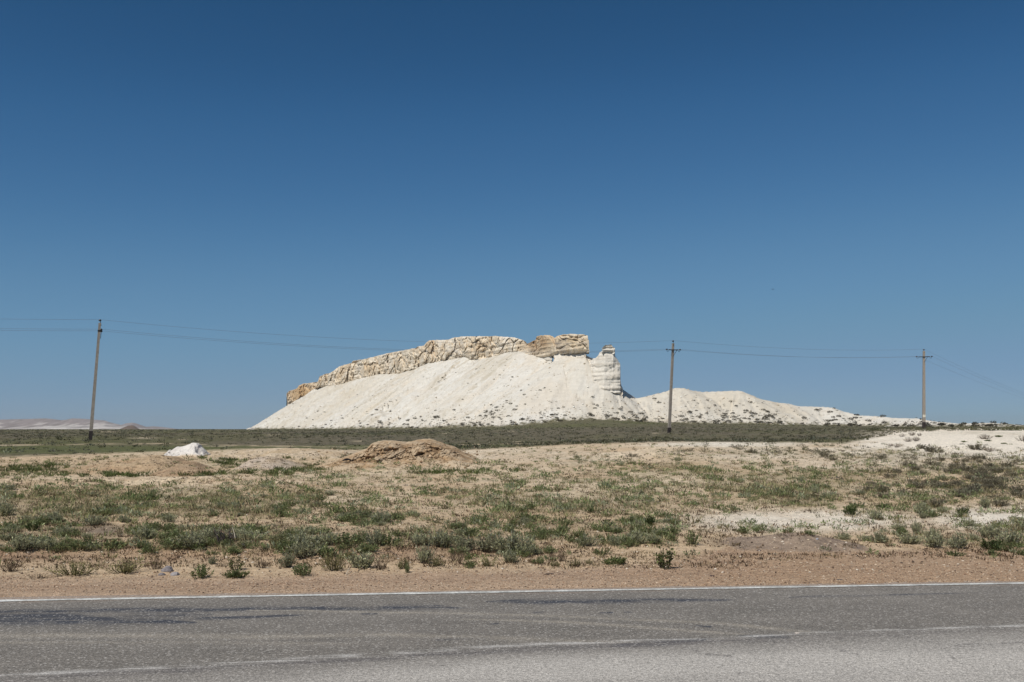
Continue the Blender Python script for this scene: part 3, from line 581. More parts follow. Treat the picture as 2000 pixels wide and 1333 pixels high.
def wall(name, top, bot, mat, colour, parent, D=None, amp=1.4, back=14.0, step=.55, nv=44, lean=.0, strata=.22, seed=0, rag=.7, blocks=1.0, cells=1.0, under=1.1, endj=1.0):
    """a rock wall between two outlines, standing on the slope and running back into it"""
    top = np.array(top, float); bot = np.array(bot, float)
    p = np.arange(top[0, 0], top[-1, 0] + step * .5, step); tr = np.interp(p, top[:, 0], top[:, 1]); br = np.interp(p, bot[:, 0], bot[:, 1])
    if D is None: Dp = wallY(p)
    else: Dp = np.interp(p, D[:, 0], D[:, 1])
    sc = Dp / 300.
    tr = tr + rag * fbm(p * .25, p * 0, 3, 101 + seed) + .4 * rag * fbm(p * 1.1, p * 0, 2, 102 + seed)
    br = br + 1.2 * fbm(p * .3, p * 0 + 5, 2, 103 + seed) + 2.5
    rowsF = np.linspace(0, 1, nv); nb = 10
    R_ = br[None] * (1 - rowsF[:, None]) + tr[None] * rowsF[:, None]
    Dy = np.broadcast_to(Dp[None], R_.shape).copy()
    X = xpx(p[None], R_, Dy); Z = zrow(R_, Dy); Yy = Dy.copy()
    # outward normal of the wall in plan
    tx = np.gradient(X[0]); ty = np.gradient(Dp); nx_, ny_ = ty, -tx; ln = np.hypot(nx_, ny_) + 1e-9
    sgn = np.where(ny_ > 0, -1, 1); nx_ = sgn * nx_ / ln; ny_ = sgn * ny_ / ln
    s = np.concatenate([[0], np.cumsum(np.hypot(np.diff(X[0]), np.diff(Dp)))])[None] + 0 * X; zz = Z
    wa = 1.1 * fbm(s * .07, zz * .12, 4, 111 + seed); wb = 1.1 * fbm(s * .07 + 9, zz * .12, 4, 112 + seed)
    d1, d2, idv = cell3(s * .085 * blocks + wa, zz * .17 * blocks + wb, Yy * .0, 110 + seed); e1, e2, ide = cell3(s * .26 * blocks + wa * 2, zz * .36 * blocks + wb * 2, Yy * 0, 120 + seed)
    big = fbm(s * .055, zz * .03, 3, 104 + seed); mid = fbm(s * .25, zz * .25, 4, 105 + seed); fin = fbm(s * 1.0, zz * 1.2, 3, 106 + seed); lay = fbm(s * .05, zz * 1.5, 3, 107 + seed)
    disp = amp * (1.6 * big + cells * (1.1 * (idv - .5) + .5 * (ide - .5)) + .7 * mid + .13 * fin + strata * lay) - cells * (amp * .5 * sst(.14, .0, d2 - d1) + .12 * amp * sst(.1, 0, e2 - e1))
    edge = np.minimum(sst(0, 5, p - p[0]), sst(0, 5, p[-1] - p))[None]
    bulge = np.sin(np.pi * np.clip(rowsF, 0, 1))[:, None] * .5 * amp + lean * rowsF[:, None] * amp - amp * under * sst(.2, 0, rowsF)[:, None]
    off = (disp * (1 - .35 * sst(.93, 1, rowsF)[:, None]) + bulge) * edge * np.sqrt(sc)[None]
    # move only along the sight line of each column so the surveyed outline stays true, plus a little sideways
    Yn = Yy - off * 1.25; k = Yn / Yy
    ej = (sst(7, 0, p - p[0]) * -1 + sst(7, 0, p[-1] - p))[None]
    Xn = X * k + ej * sc[None] * endj * (.9 * fbm(zz * .55 + seed, Yy * 0, 3, 109 + seed) + .35 * fbm(zz * 2.2, Yy * 0 + 4, 2, 119 + seed)); Zn = CAMH + (Z - CAMH) * k
    P = np.stack([Xn, Yn, Zn], -1)
    last = P[-1]; rings = [P]; vd = last[:, :2] / np.linalg.norm(last[:, :2], axis=1)[:, None]; ang = np.stack([vd[:, 0], vd[:, 1], 0 * nx_], -1)
    for q in range(1, nb + 1):
        f = q / nb; r = last + ang * (back * f * sc[:, None]); r[:, 2] -= (.02 * back * f + .25 * amp * sst(0, .3, np.array(f)) * np.abs(fbm(p * .2 + q, p * 0, 2, 108 + seed))) * 1.0
        rings.append(r[None])
    bk = rings[-1].copy(); bk[..., 2] = P[0, :, 2]; rings.append(bk); rings.append(P[0][None])
    A = np.concatenate(rings, 0); nr, nc = A.shape[:2]
    V = A.reshape(-1, 3); F = grid_faces(nr, nc)
    # close the two ends
    Vx = [V]; Fx = [F]
    for c in (0, nc - 1):
        cen = A[:, c].mean(0)[None]; ci = sum(len(v) for v in Vx); Vx.append(cen); idx = np.arange(nr) * nc + c
        Fx.append(np.stack([idx[:-1], idx[1:], np.full(nr - 1, ci), np.full(nr - 1, ci)], 1)[:, :])
    V = np.concatenate(Vx); 
    Cc = colour(V[:, 0], V[:, 1], V[:, 2], np.concatenate([np.broadcast_to(np.concatenate([rowsF, np.ones(nb + 2)])[:, None], (nr, nc)).ravel(), [1, 1]]))
    me = bpy.data.meshes.new(name)
    quads = F.tolist(); tris = [tuple(int(v) for v in f[:3]) for FF in Fx[1:] for f in FF]
    me = mesh_np(name, V, F, Cc)
    t = mesh_np(name + '_end', V, np.array(tris), Cc)
    import bmesh
    bm = bmesh.new(); bm.from_mesh(me); bm.verts.ensure_lookup_table()
    for f in tris:
        try: fc = bm.faces.new([bm.verts[i] for i in f]); fc.smooth = True
        except ValueError: pass
    bm.to_mesh(me); bm.free(); bpy.data.meshes.remove(t)
    return link(name, me, mat, parent)
def cap_color(X, Y, Z, v):
    px, row = project(X, Y, Z)
    n1 = fbm3(X * .06, Y * .06, Z * .12, 3, 131); n2 = fbm3(X * .3, Y * .3, Z * .6, 4, 132); n3 = fbm3(X * 1., Y * 1., Z * 1.8, 3, 133)
    C = np.empty(X.shape + (3,)); C[...] = (.66, .55, .40)
    C = mixc(C, (.74, .66, .54), np.clip(.35 + n2 * 1.6 - .5 * n1, 0, 1)); C = mixc(C, (.60, .44, .27), np.clip(n1 * 1.6 + n3 * .8 + .02, 0, .75) * sst(.15, .7, v + n2 * .3))
    C = mixc(C, (.47, .38, .28), np.clip(n2 * -1.8 - .1 + n3 * .6, 0, .7)); C = mixc(C, (.68, .62, .55), np.clip(n3 * 1.6 - n1 - .3, 0, .75))
    C = mixc(C, (.62, .56, .47), np.clip(sst(.12, .0, v), 0, .7)); C = mixc(C, (.52, .33, .15), np.clip(blob(px, row, 590, 770, 34, 22) * .8, 0, .8))
    C = mixc(C, (.36, .235, .13), np.clip(blob(px, row, 1050, 672, 26, 18) * (.75 + n2), 0, .8)); C = mixc(C, (.27, .235, .20), np.clip(blob(px, row, 1096, 674, 12, 12) * (.7 + n3), 0, .7)); C = mixc(C, (.45, .33, .19), np.clip(blob(px, row, 1125, 668, 26, 12) * (.5 + n2 * 2), 0, .8))
    return C
def nose_color(X, Y, Z, v):
    n2 = fbm3(X * .3, Y * .3, Z * .5, 4, 135); lay = fbm(X * .02 + 3, Z * 2.2, 4, 136); n3 = fbm3(X, Y, Z, 3, 137)
    C = np.empty(X.shape + (3,)); C[...] = (.66, .61, .53); C = mixc(C, (.48, .42, .34), np.clip(lay * 1.2 + n2 * .7 - .1, 0, .6)); C = mixc(C, (.70, .66, .59), np.clip(-lay + .4 * n3, 0, .7))
    return C
T1 = [(562, 769), (566, 764), (572, 762), (580, 759), (584, 753), (592, 750), (608, 748), (621, 746), (624, 736), (634, 731), (646, 728.5), (655, 722), (662, 716.5), (676, 712), (686, 710), (689, 705.5), (716, 701), (740, 694.5), (760, 690), (780, 686), (800, 682), (812, 680.5), (816, 677), (828, 675.5), (834, 668), (839, 665), (860, 664.5), (876, 664), (884, 660), (896, 658.5), (908, 657.5), (940, 657), (967, 656.8), (990, 658.5), (1005, 659.5), (1016, 663), (1026, 665.5), (1027.5, 671)]
B1 = [(562, 792), (568, 795), (575, 790), (580, 787), (610, 770), (618, 758), (626, 753), (644, 756), (664, 758), (692, 749), (714, 743), (728, 745), (740, 737), (774, 737), (800, 730), (816, 727), (832, 719), (842, 714), (879, 711), (900, 706), (908, 701), (915, 704), (927, 712), (945, 707), (963, 703), (985, 694), (1010, 689), (1027.5, 690)]
wall('caprock', T1, B1, LIME, cap_color, hill, amp=2.0, back=16, seed=0, lean=-.9)
# second, browner block with the little window under its right end
T2 = [(1010, 684), (1018, 680), (1026, 673), (1034, 669.5), (1046, 664), (1048, 657.5), (1056, 655.5), (1074, 655), (1080, 657.5), (1083, 661), (1087, 657.5), (1096, 654.5), (1114, 652.5), (1128, 653.5), (1140, 653), (1145, 656), (1147.5, 664), (1149, 671), (1148, 684)]
B2 = [(1010, 692), (1018, 700), (1030, 702), (1047, 702), (1060, 701), (1072, 698), (1078, 694), (1082, 692), (1088, 691), (1100, 690), (1114, 688.5), (1128, 686.5), (1144, 686), (1148, 685)]
D2 = np.array([(1010, 345.), (1060, 325.), (1148, 299.)])
wall('caprock', T2, B2, LIME, cap_color, hill, D=D2, amp=1.2, back=9, lean=-.7, seed=40, strata=.4, step=.45)
# pale ledges that carry the second block, left and right of the window
def ledge(name, T, B, dd, seed, back=8, amp=.5, lean=-1.5, step=.4, rag=.5, strata=1.6):
    return wall(name, T, B, CHALK, nose_color, hill, D=np.array(dd, float), amp=amp, back=back, seed=seed, strata=strata, lean=lean, step=step, rag=rag, cells=.45, under=0)
ledge('ledge', [(1040, 700), (1060, 699.5), (1072, 697), (1076, 696), (1077.5, 703)], [(1040, 706), (1077.5, 712)], [(1040, 333), (1078, 320)], 61, amp=.35)
_p = np.array([1080, 1095, 1110, 1125, 1140, 1150, 1160, 1170, 1180, 1190, 1200, 1210, 1218.]); _b = np.interp(_p, [1080, 1100, 1130, 1146, 1153, 1160, 1166, 1180, 1196, 1206, 1218], [708, 701, 701, 706, 725, 742, 752, 760, 764, 767, 776])
_h = hill_hit(_p, _b + 2); _y = np.minimum.accumulate(np.where(_h[3], _h[1], 300.))
print('NOSE', list(zip(_p, _h[1].round(1), _h[3])))
NOSE_D = list(zip(_p, _y - .3 + 1.0 * sst(1168, 1148, _p)))
ledge('nose', [(1080.5, 703), (1084, 693), (1088, 689), (1100, 688), (1114, 686), (1130, 684), (1144, 683), (1145.5, 695), (1150, 697.5), (1158, 700), (1163, 700), (1168, 695), (1171, 689), (1176, 686), (1182, 685), (1198, 685), (1199.5, 692), (1203, 699), (1207, 704), (1211.5, 712), (1212, 737), (1213, 752), (1216, 764), (1218, 772)],
      [(1080.5, 708), (1100, 701), (1130, 701), (1146, 706), (1153, 725), (1160, 742), (1166, 752), (1174, 756), (1180, 760), (1196, 764), (1206, 767), (1218, 776)], NOSE_D, 66, back=10, amp=.7, lean=-5.0, strata=.9, rag=.9)
ledge('pinnacle', [(1177.5, 684), (1178, 676), (1181, 674), (1188, 674.5), (1191, 673), (1196, 673.5), (1198.5, 679), (1200, 683), (1199, 687)], [(1177.5, 687), (1199, 690)], [(1177, float(np.interp(1182, _p, _y)) + 2.6), (1200, float(np.interp(1195, _p, _y)) + 2.6)], 71, back=3.5, amp=.45, lean=0, step=.25, rag=.9)

# ------------------------------------------------------------------ far hills on the left, one brown knoll before them
def ridge(name, sil, D, depth, colour, seed, amp, **kw):
    s = np.array(sil, float); p = np.linspace(s[0, 0], s[-1, 0], 620); v = np.linspace(0, 1, 50)
    cr = zrow(np.interp(p, s[:, 0], s[:, 1]), D); Yg = D - depth * (1 - v)[:, None] + 0 * p[None]; Xg = (p[None] - 1000) / 1952.0 * Yg
    w = v[:, None] ** 1.15; g_ = np.abs(fbm(Xg * 2.2 / depth, Yg * .5 / depth, 4, seed)) + .5 * np.abs(fbm(Xg * 7 / depth, Yg * 1.6 / depth, 3, seed + 1))
    Z = 1.6 + (cr[None] - 1.6) * w * (1 - amp * (g_) * (1 - w) * 1.6)
    Xb = (p - 1000) / 1952.0 * (D + depth); V = np.concatenate([np.stack([Xg, Yg, Z], -1).reshape(-1, 3), np.stack([Xb, p * 0 + D + depth, p * 0 + 1], -1)])
    vv = np.concatenate([np.broadcast_to(v[:, None], Xg.shape).ravel(), p * 0 + 1])
    return link(name, mesh_np(name, V, grid_faces(51, 620), colour(V[:, 0], V[:, 1], V[:, 2], vv)), EARTH2, **kw)
g = NT('far_earth', .95, .1); g.base(g.attr()); EARTH2 = g.m
def far_color(X, Y, Z, v):
    px, row = project(X, Y, Z); n = fbm(X * .03, Y * .009 + Z * .05, 5, 141); n2 = fbm(X * .004, Y * .002, 4, 142); n3 = fbm(X * .08, Y * .02, 3, 143)
    C = np.empty(X.shape + (3,)); C[...] = (.50, .46, .42); t = np.clip(sst(.35, .75, v + n * .6 + n3 * .35 + n2 * .6), 0, 1)
    C = mixc(C, (.24, .20, .19), t * .9); C = mixc(C, (.68, .63, .58), np.clip(n * 1.5 - .05, 0, .8) * (1 - t)); C = mixc(C, (.20, .17, .15), np.clip(n3 * 2.6 - .35, 0, .7)); C = mixc(C, (.24, .21, .20), np.clip(-n * 2.2 - .2, 0, .6)); return C
ridge('distant_hills', [(-600, 822), (-300, 820), (0, 820), (60, 818.5), (85, 817.6), (100, 818.5), (118, 821), (128, 820.5), (140, 817.6), (165, 818.5), (205, 822), (215, 825.5), (235, 830), (262, 834), (290, 837.5), (320, 839)], 2600, 300, far_color, 151, .8, kind='structure')
ridge('distant_hills', [(200, 838.5), (230, 833), (245, 827.5), (258, 825.8), (268, 828), (285, 834), (300, 833), (318, 834.5), (350, 838.8)], 3300, 260, far_color, 161, .7, kind='structure')
def knoll_color(X, Y, Z, v):
    n = fbm(X * .2, Y * .2, 4, 145); C = np.empty(X.shape + (3,)); C[...] = (.125, .095, .07); return mixc(C, (.19, .14, .11), np.clip(n * 2, 0, 1))
ridge('knoll', [(230, 840), (240, 836), (250, 831.8), (258, 831), (262, 832), (268, 836), (276, 840)], 1300, 60, knoll_color, 171, .25, kind='structure')
# ------------------------------------------------------------------ power line
def ordinal(n):
    return f"{n}{'th' if 10 <= n % 100 <= 20 else {1: 'st', 2: 'nd', 3: 'rd'}.get(n % 10, 'th')}"
ATT = []
def insulator(mb_pin, mb_glz, p, up=1.0, r=.055):
    x, y, z = p
    prof = [(0, .35), (.012, .8), (.03, 1.0), (.05, .7), (.058, .95), (.085, 1.0), (.105, .62), (.13, .72), (.15, .4)]
    rings = [[(x + r * f * math.cos(a), y + r * f * math.sin(a), z + h) for a in np.arange(10) * 2 * np.pi / 10] for h, f in prof]
    mb_glz.prism(rings)
def pole(px0, r0, Y, px1, r1, pin_row, arm_row, yaw, label, wt=.17, wb=.25, black_row=None, plate=None, arm=1.5):
    bx, by = float(xpx(px0, r0, Y)), Y; bz = float(H(np.array([bx]), np.array([by]))[0]) - .05
    T = np.array([float(xpx(px1, r1, Y)), Y, float(zrow(r1, Y))]) - np.array([bx, by, bz]); hgt = T[2]; ax = T / hgt
    root = empty('utility_pole', (bx, by, bz), label=label, category='utility pole', group='poles of the power line')
    c, s = math.cos(yaw), math.sin(yaw); U = np.array([c, s, 0]); Vd = np.array([-s, c, 0])
    def sec(h, w, e=0.0):
        w2 = w * .78; o = ax * h
        return [tuple(o + U * a + Vd * b) for a, b in ((-w / 2 - e, -w / 2 - e), (w / 2 + e, -w / 2 - e), (w2 / 2 + e, w / 2 + e), (-w2 / 2 - e, w / 2 + e))]
    m = MB(); hs = np.linspace(-.4, hgt, 14); m.prism([sec(h, wb + (wt - wb) * max(h, 0) / hgt) for h in hs]); sh = link('shaft', m.mesh('shaft'), CONC, root)
    zb = float(zrow(black_row, Y)) - bz if black_row else 1.0
    m = MB(); m.prism([sec(h, wb + (wt - wb) * max(h, 0) / hgt, .006) for h in (-.35, 0, zb * .5, zb)]); link('bitumen_coat', m.mesh('bitumen_coat'), BITUM, root)
    az = float(zrow(arm_row, Y)) - bz; o = ax * az; d = -(wt / 2 + .05)
    m = MB(); A = o + U * (-arm / 2) + Vd * d; B = o + U * (arm / 2) + Vd * d
    def beam(a, b, w):
        a = np.array(a); b = np.array(b); t = (b - a) / np.linalg.norm(b - a); n_ = np.cross(t, [0, 0, 1.]); n_ = n_ / (np.linalg.norm(n_) + 1e-9); k = np.cross(t, n_)
        return [[tuple(q + n_ * i * w + k * j * w) for i, j in ((-.5, -.5), (.5, -.5), (.5, .5), (-.5, .5))] for q in (a, b)]
    m.prism(beam(A + U * .22, B - U * .22, .085)); ca = link('crossarm', m.mesh('crossarm'), STEEL, root)
    m = MB(); m.prism(beam(o - [0, 0, .62] + Vd * (d + .02), o + U * .38 + Vd * d - [0, 0, .03], .035)); link('brace', m.mesh('brace'), STEEL, root)
    m = MB(); band = o - np.array([0, 0, 0.0]); w = wt * .5 + .018
    m.prism([[tuple(band + U * a + Vd * b + [0, 0, hh]) for a, b in ((-w, -w), (w, -w), (w, w), (-w, w))] for hh in (-.05, .05)]); link('clamp_band', m.mesh('clamp_band'), STEEL, root)
    att = []
    for sg, E in ((-1, A), (1, B)):
        E0 = E + U * (-sg) * .22; hk = MB()
        pts = [E0, E0 + U * sg * .02 + [0, 0, -.12], E0 + U * sg * .10 + [0, 0, -.19], E0 + U * sg * .19 + [0, 0, -.14], E0 + U * sg * .22 + [0, 0, -.02]]
        hk.tube(pts, .02, 6); link('hook', hk.mesh('hook', True), STEEL, root)
        gz = MB(); e1 = E0 + U * sg * .22 + [0, 0, -.04]; insulator(None, gz, tuple(e1), r=.115); link('insulator', gz.mesh('insulator', True), GLASSY, root)
        att.append(np.array([bx, by, bz]) + e1 + [0, 0, .11])
    pz = float(zrow(pin_row, Y)) - bz; pn = MB(); top = ax * hgt
    pn.tube([top - [0, 0, .25] + Vd * d * .7, top + Vd * d * .5, ax * (pz - .13)], .024, 6); link('pin', pn.mesh('pin', True), STEEL, root)
    gz = MB(); insulator(None, gz, tuple(ax * (pz - .16)), r=.115); link('insulator', gz.mesh('insulator', True), GLASSY, root)
    att.append(np.array([bx, by, bz]) + ax * pz - [0, 0, .03]); ATT.append(att)
    if plate:
        a, b = [float(zrow(r, Y)) - bz for r in plate]; m = MB(); w = wb * .46
        m.prism([[tuple(ax * h + U * i + Vd * j) for i, j in ((-w, -wb / 2 - .012), (w, -wb / 2 - .012), (w, -wb / 2 + .03), (-w, -wb / 2 + .03))] for h in (a, b)]); link('number_plate', m.mesh('number_plate'), WHITE, root)
    return root
lineang = math.atan2(22, 50)
pole(-1700, 846, 60., -1720, 552, 544, 571, lineang + math.pi / 2, 'grey concrete pole of the line beyond the left edge', black_row=830)
pole(176.5, 857, 80., 195, 631, 624, 646.5, R(112), 'tall leaning grey concrete pole on the left, arm seen end on', black_row=842, wt=.19, wb=.27)
pole(1306.5, 845, 102., 1314.5, 671, 665, 684, R(48) - math.pi / 2 + R(60), 'middle concrete pole standing before the low white ridge', black_row=835.6, wt=.21, wb=.28)
pole(1804, 837, 120., 1804.3, 686, 682, 697.5, R(-6), 'rightmost upright pole with a pale plate, beside the white sand hill', black_row=825, plate=(815.5, 810.5), wt=.25, wb=.36, arm=1.75)
pole(2055, 838, 240., 2055, 789, 786.5, 793, R(-30), 'grey concrete pole of the line beyond the right edge', black_row=836.5)
for k, (nm, sags) in enumerate([('thin lower wire on the left ends of the crossarms, nearly level', (.6, .9, .45, .5)), ('thin lower wire on the right ends of the crossarms', (.6, .95, .48, .5)), ('thin uppermost wire along the tops of the poles', (.6, .95, .45, .5))]):
    pts = []
    for i in range(len(ATT) - 1):
        a, b = ATT[i][k], ATT[i + 1][k]
        for t in np.linspace(0, 1, 40)[(1 if i else 0):]: pts.append(a + (b - a) * t - np.array([0, 0, 4 * t * (1 - t) * sags[i]]))
    V, F = tube(pts, .0085, 5); m = MB(); m.add(V, F); o = link('overhead_wire', m.mesh('overhead_wire', True), WIRE, label=nm, category='wire', group='wires of the power line')

# ------------------------------------------------------------------ plants
def rnd(seed): return np.random.default_rng(seed)
def quads_leaf(B, D, L, Wd, rg, side=None):
    """diamond leaves: base B, unit direction D, length L, width Wd"""
    n = len(B); r = rg.normal(size=(n, 3)); Sd = np.cross(D, r); Sd /= np.linalg.norm(Sd, axis=1)[:, None] + 1e-9
    L = np.broadcast_to(L, (n,))[:, None]; Wd = np.broadcast_to(Wd, (n,))[:, None]
    M = B + D * L * .5
    V = np.stack([B, M + Sd * Wd * .5, B + D * L, M - Sd * Wd * .5], 1).reshape(-1, 3)
    F = np.arange(n * 4).reshape(n, 4); return V, F
def stems_mesh(P0, P1, P2, r0, sides=3):
    """bent three-sided stems through three points each"""
    Vs = []; n = len(P0); an = np.arange(sides) * 2 * np.pi / sides
    ring = np.stack([np.cos(an), np.sin(an), an * 0], 1)
    for P, rr in ((P0, 1.), (P1, .7), (P2, .3)): Vs.append(P[:, None] + ring[None] * (r0 * rr))
    V = np.stack(Vs, 1).reshape(-1, 3); F = []
    base = np.arange(n) * 3 * sides
    for lv in range(2):
        for j in range(sides): F.append(np.stack([base + lv * sides + j, base + lv * sides + (j + 1) % sides, base + (lv + 1) * sides + (j + 1) % sides, base + (lv + 1) * sides + j], 1))
    return V, np.concatenate(F)
def proto(kind, seed):
    """unit-size plant (about 1 m across): returns stems mesh, foliage mesh"""
    rg = rnd(seed); P = dict(sage=(60, 20, .46, .075, .026, (.40, .395, .24), .3), green=(34, 16, .55, .085, .045, (.21, .245, .11), .3), olive=(46, 12, .55, .085, .022, (.27, .25, .12), .35),
             dry=(46, 7, .62, .05, .022, (.22, .165, .11), .4), weed=(13, 26, 1.25, .10, .075, (.16, .19, .07), .3), dark=(44, 26, .72, .07, .03, (.045, .075, .02), .25), scrub=(44, 13, .5, .10, .035, (.22, .195, .135), .3), flat=(50, 14, .26, .08, .035, (.16, .19, .075), .3))[kind]
    ns, nl, hh, ll, lw, rgb, var = P
    az = rg.uniform(0, 2 * np.pi, ns); q = np.sqrt(rg.uniform(0.0, 1, ns)); hgt = hh * (1 - .45 * q ** 2) * rg.uniform(.6, 1.12, ns)
    lob = 1 + .28 * np.sin(az * 2 + rg.uniform(0, 6)) + .18 * np.sin(az * 3 + rg.uniform(0, 6)); R_ = .5 * q * lob * rg.uniform(.7, 1.08, ns)
    b0 = np.stack([R_ * np.cos(az) * .35, R_ * np.sin(az) * .35, np.full(ns, -.03)], 1); b2 = np.stack([R_ * np.cos(az), R_ * np.sin(az), hgt], 1)
    b1 = (b0 + b2) / 2 + np.stack([np.cos(az), np.sin(az), 0 * az], 1) * (.06 * q)[:, None] + [0, 0, .02] + rg.normal(size=(ns, 3)) * .02
    sV, sF = stems_mesh(b0, b1, b2, .010 if kind != 'weed' else .016)
    t = rg.uniform(.16 if kind != 'dry' else .5, 1.0, (ns, nl)) ** .8
    A = b0[:, None] * ((1 - t) ** 2)[..., None] + b1[:, None] * (2 * t * (1 - t))[..., None] * 1 + b2[:, None] * (t ** 2)[..., None]
    A = A.reshape(-1, 3) + rg.normal(size=(ns * nl, 3)) * (.018 if kind != 'weed' else .045); n = len(A)
    D = rg.normal(size=(n, 3)) * .8 + np.repeat(np.stack([np.cos(az) * q, np.sin(az) * q, .9 + 0 * az], 1), nl, 0); D[:, 2] = np.abs(D[:, 2]) + .05; D /= np.linalg.norm(D, axis=1)[:, None]
    A[:, 2] = np.maximum(A[:, 2], .005)
    lV, lF = quads_leaf(A, D, ll * rg.uniform(.5, 1.25, n), lw * rg.uniform(.7, 1.3, n), rg)
    tint = np.clip(1 + var * rg.normal(size=n) + .25 * np.repeat(rg.normal(size=ns), nl), .4, 1.9); C = np.array(rgb)[None] * tint[:, None]
    if kind in ('green', 'olive', 'weed', 'flat'): y_ = rg.random(n) < .16; C[y_] = np.array((.21, .18, .075))
    if kind == 'weed': d_ = rg.random(n) < .3; C[d_] = np.array((.040, .034, .018))
    if kind == 'sage': d_ = rg.random(n) < .12; C[d_] = np.array((.36, .37, .29))
    if kind == 'dry': C[rg.random(n) < .4] = np.array((.19, .14, .085))
    C = np.repeat(C, 4, 0); sc = {'sage': (.13, .11, .085), 'dry': (.14, .10, .068), 'scrub': (.11, .09, .07)}.get(kind, (.15, .14, .07))
    return mesh_np('stem', sV, sF, np.tile(sc, (len(sV), 1))), mesh_np('foliage', lV, lF, C, smooth=False)
PROTO = {k: [proto(k, 300 + 10 * i + j) for j in range(4)] for i, k in enumerate(['sage', 'green', 'olive', 'dry', 'weed', 'dark', 'scrub', 'flat'])}
for k in PROTO:
    for s_, f_ in PROTO[k]: s_.materials.append(FOL); f_.materials.append(FOL)
NAME = dict(sage='sage_bush', green='green_weed', olive='grass_tuft', dry='dry_weed', weed='tall_weed', dark='green_bush', scrub='scrub_bush', flat='mat_plant')
CATG = dict(sage='bush', green='weed', olive='grass tuft', dry='weed', weed='weed', dark='bush', scrub='bush', flat='plant')
prg = rnd(5)
def plant(kind, px, row, w, h, label, group=None, xyz=None, parts=True, hfac=1.0):
    if xyz is None: x, y, z = [float(v[0]) for v in hit(px, row)]
    else: x, y, z = xyz
    W_ = w / 1952. * y * 1.12; Hh = h / 1952. * y * 1.0; nat = {'sage': .46, 'green': .55, 'olive': .55, 'dry': .62, 'weed': 1.25, 'dark': .72, 'scrub': .5, 'flat': .26}[kind]
    kw = dict(label=label, category=CATG[kind]);
    if group: kw['group'] = group
    s_, f_ = PROTO[kind][int(prg.integers(0, 4))]
    if parts:
        o = empty(NAME[kind], (x, y, z - .01), **kw); link('stem', s_, None, o); link('foliage', f_, None, o)
    else:
        o = link(NAME[kind], f_, None, **kw); o.location = (x, y, z - .01)
    o.rotation_euler.z = float(prg.uniform(0, 6.28)); a = float(prg.uniform(.85, 1.15)); o.scale = (W_ * a, W_ / a, Hh / nat); return o
G1 = 'roadside plants on the shoulder bank'
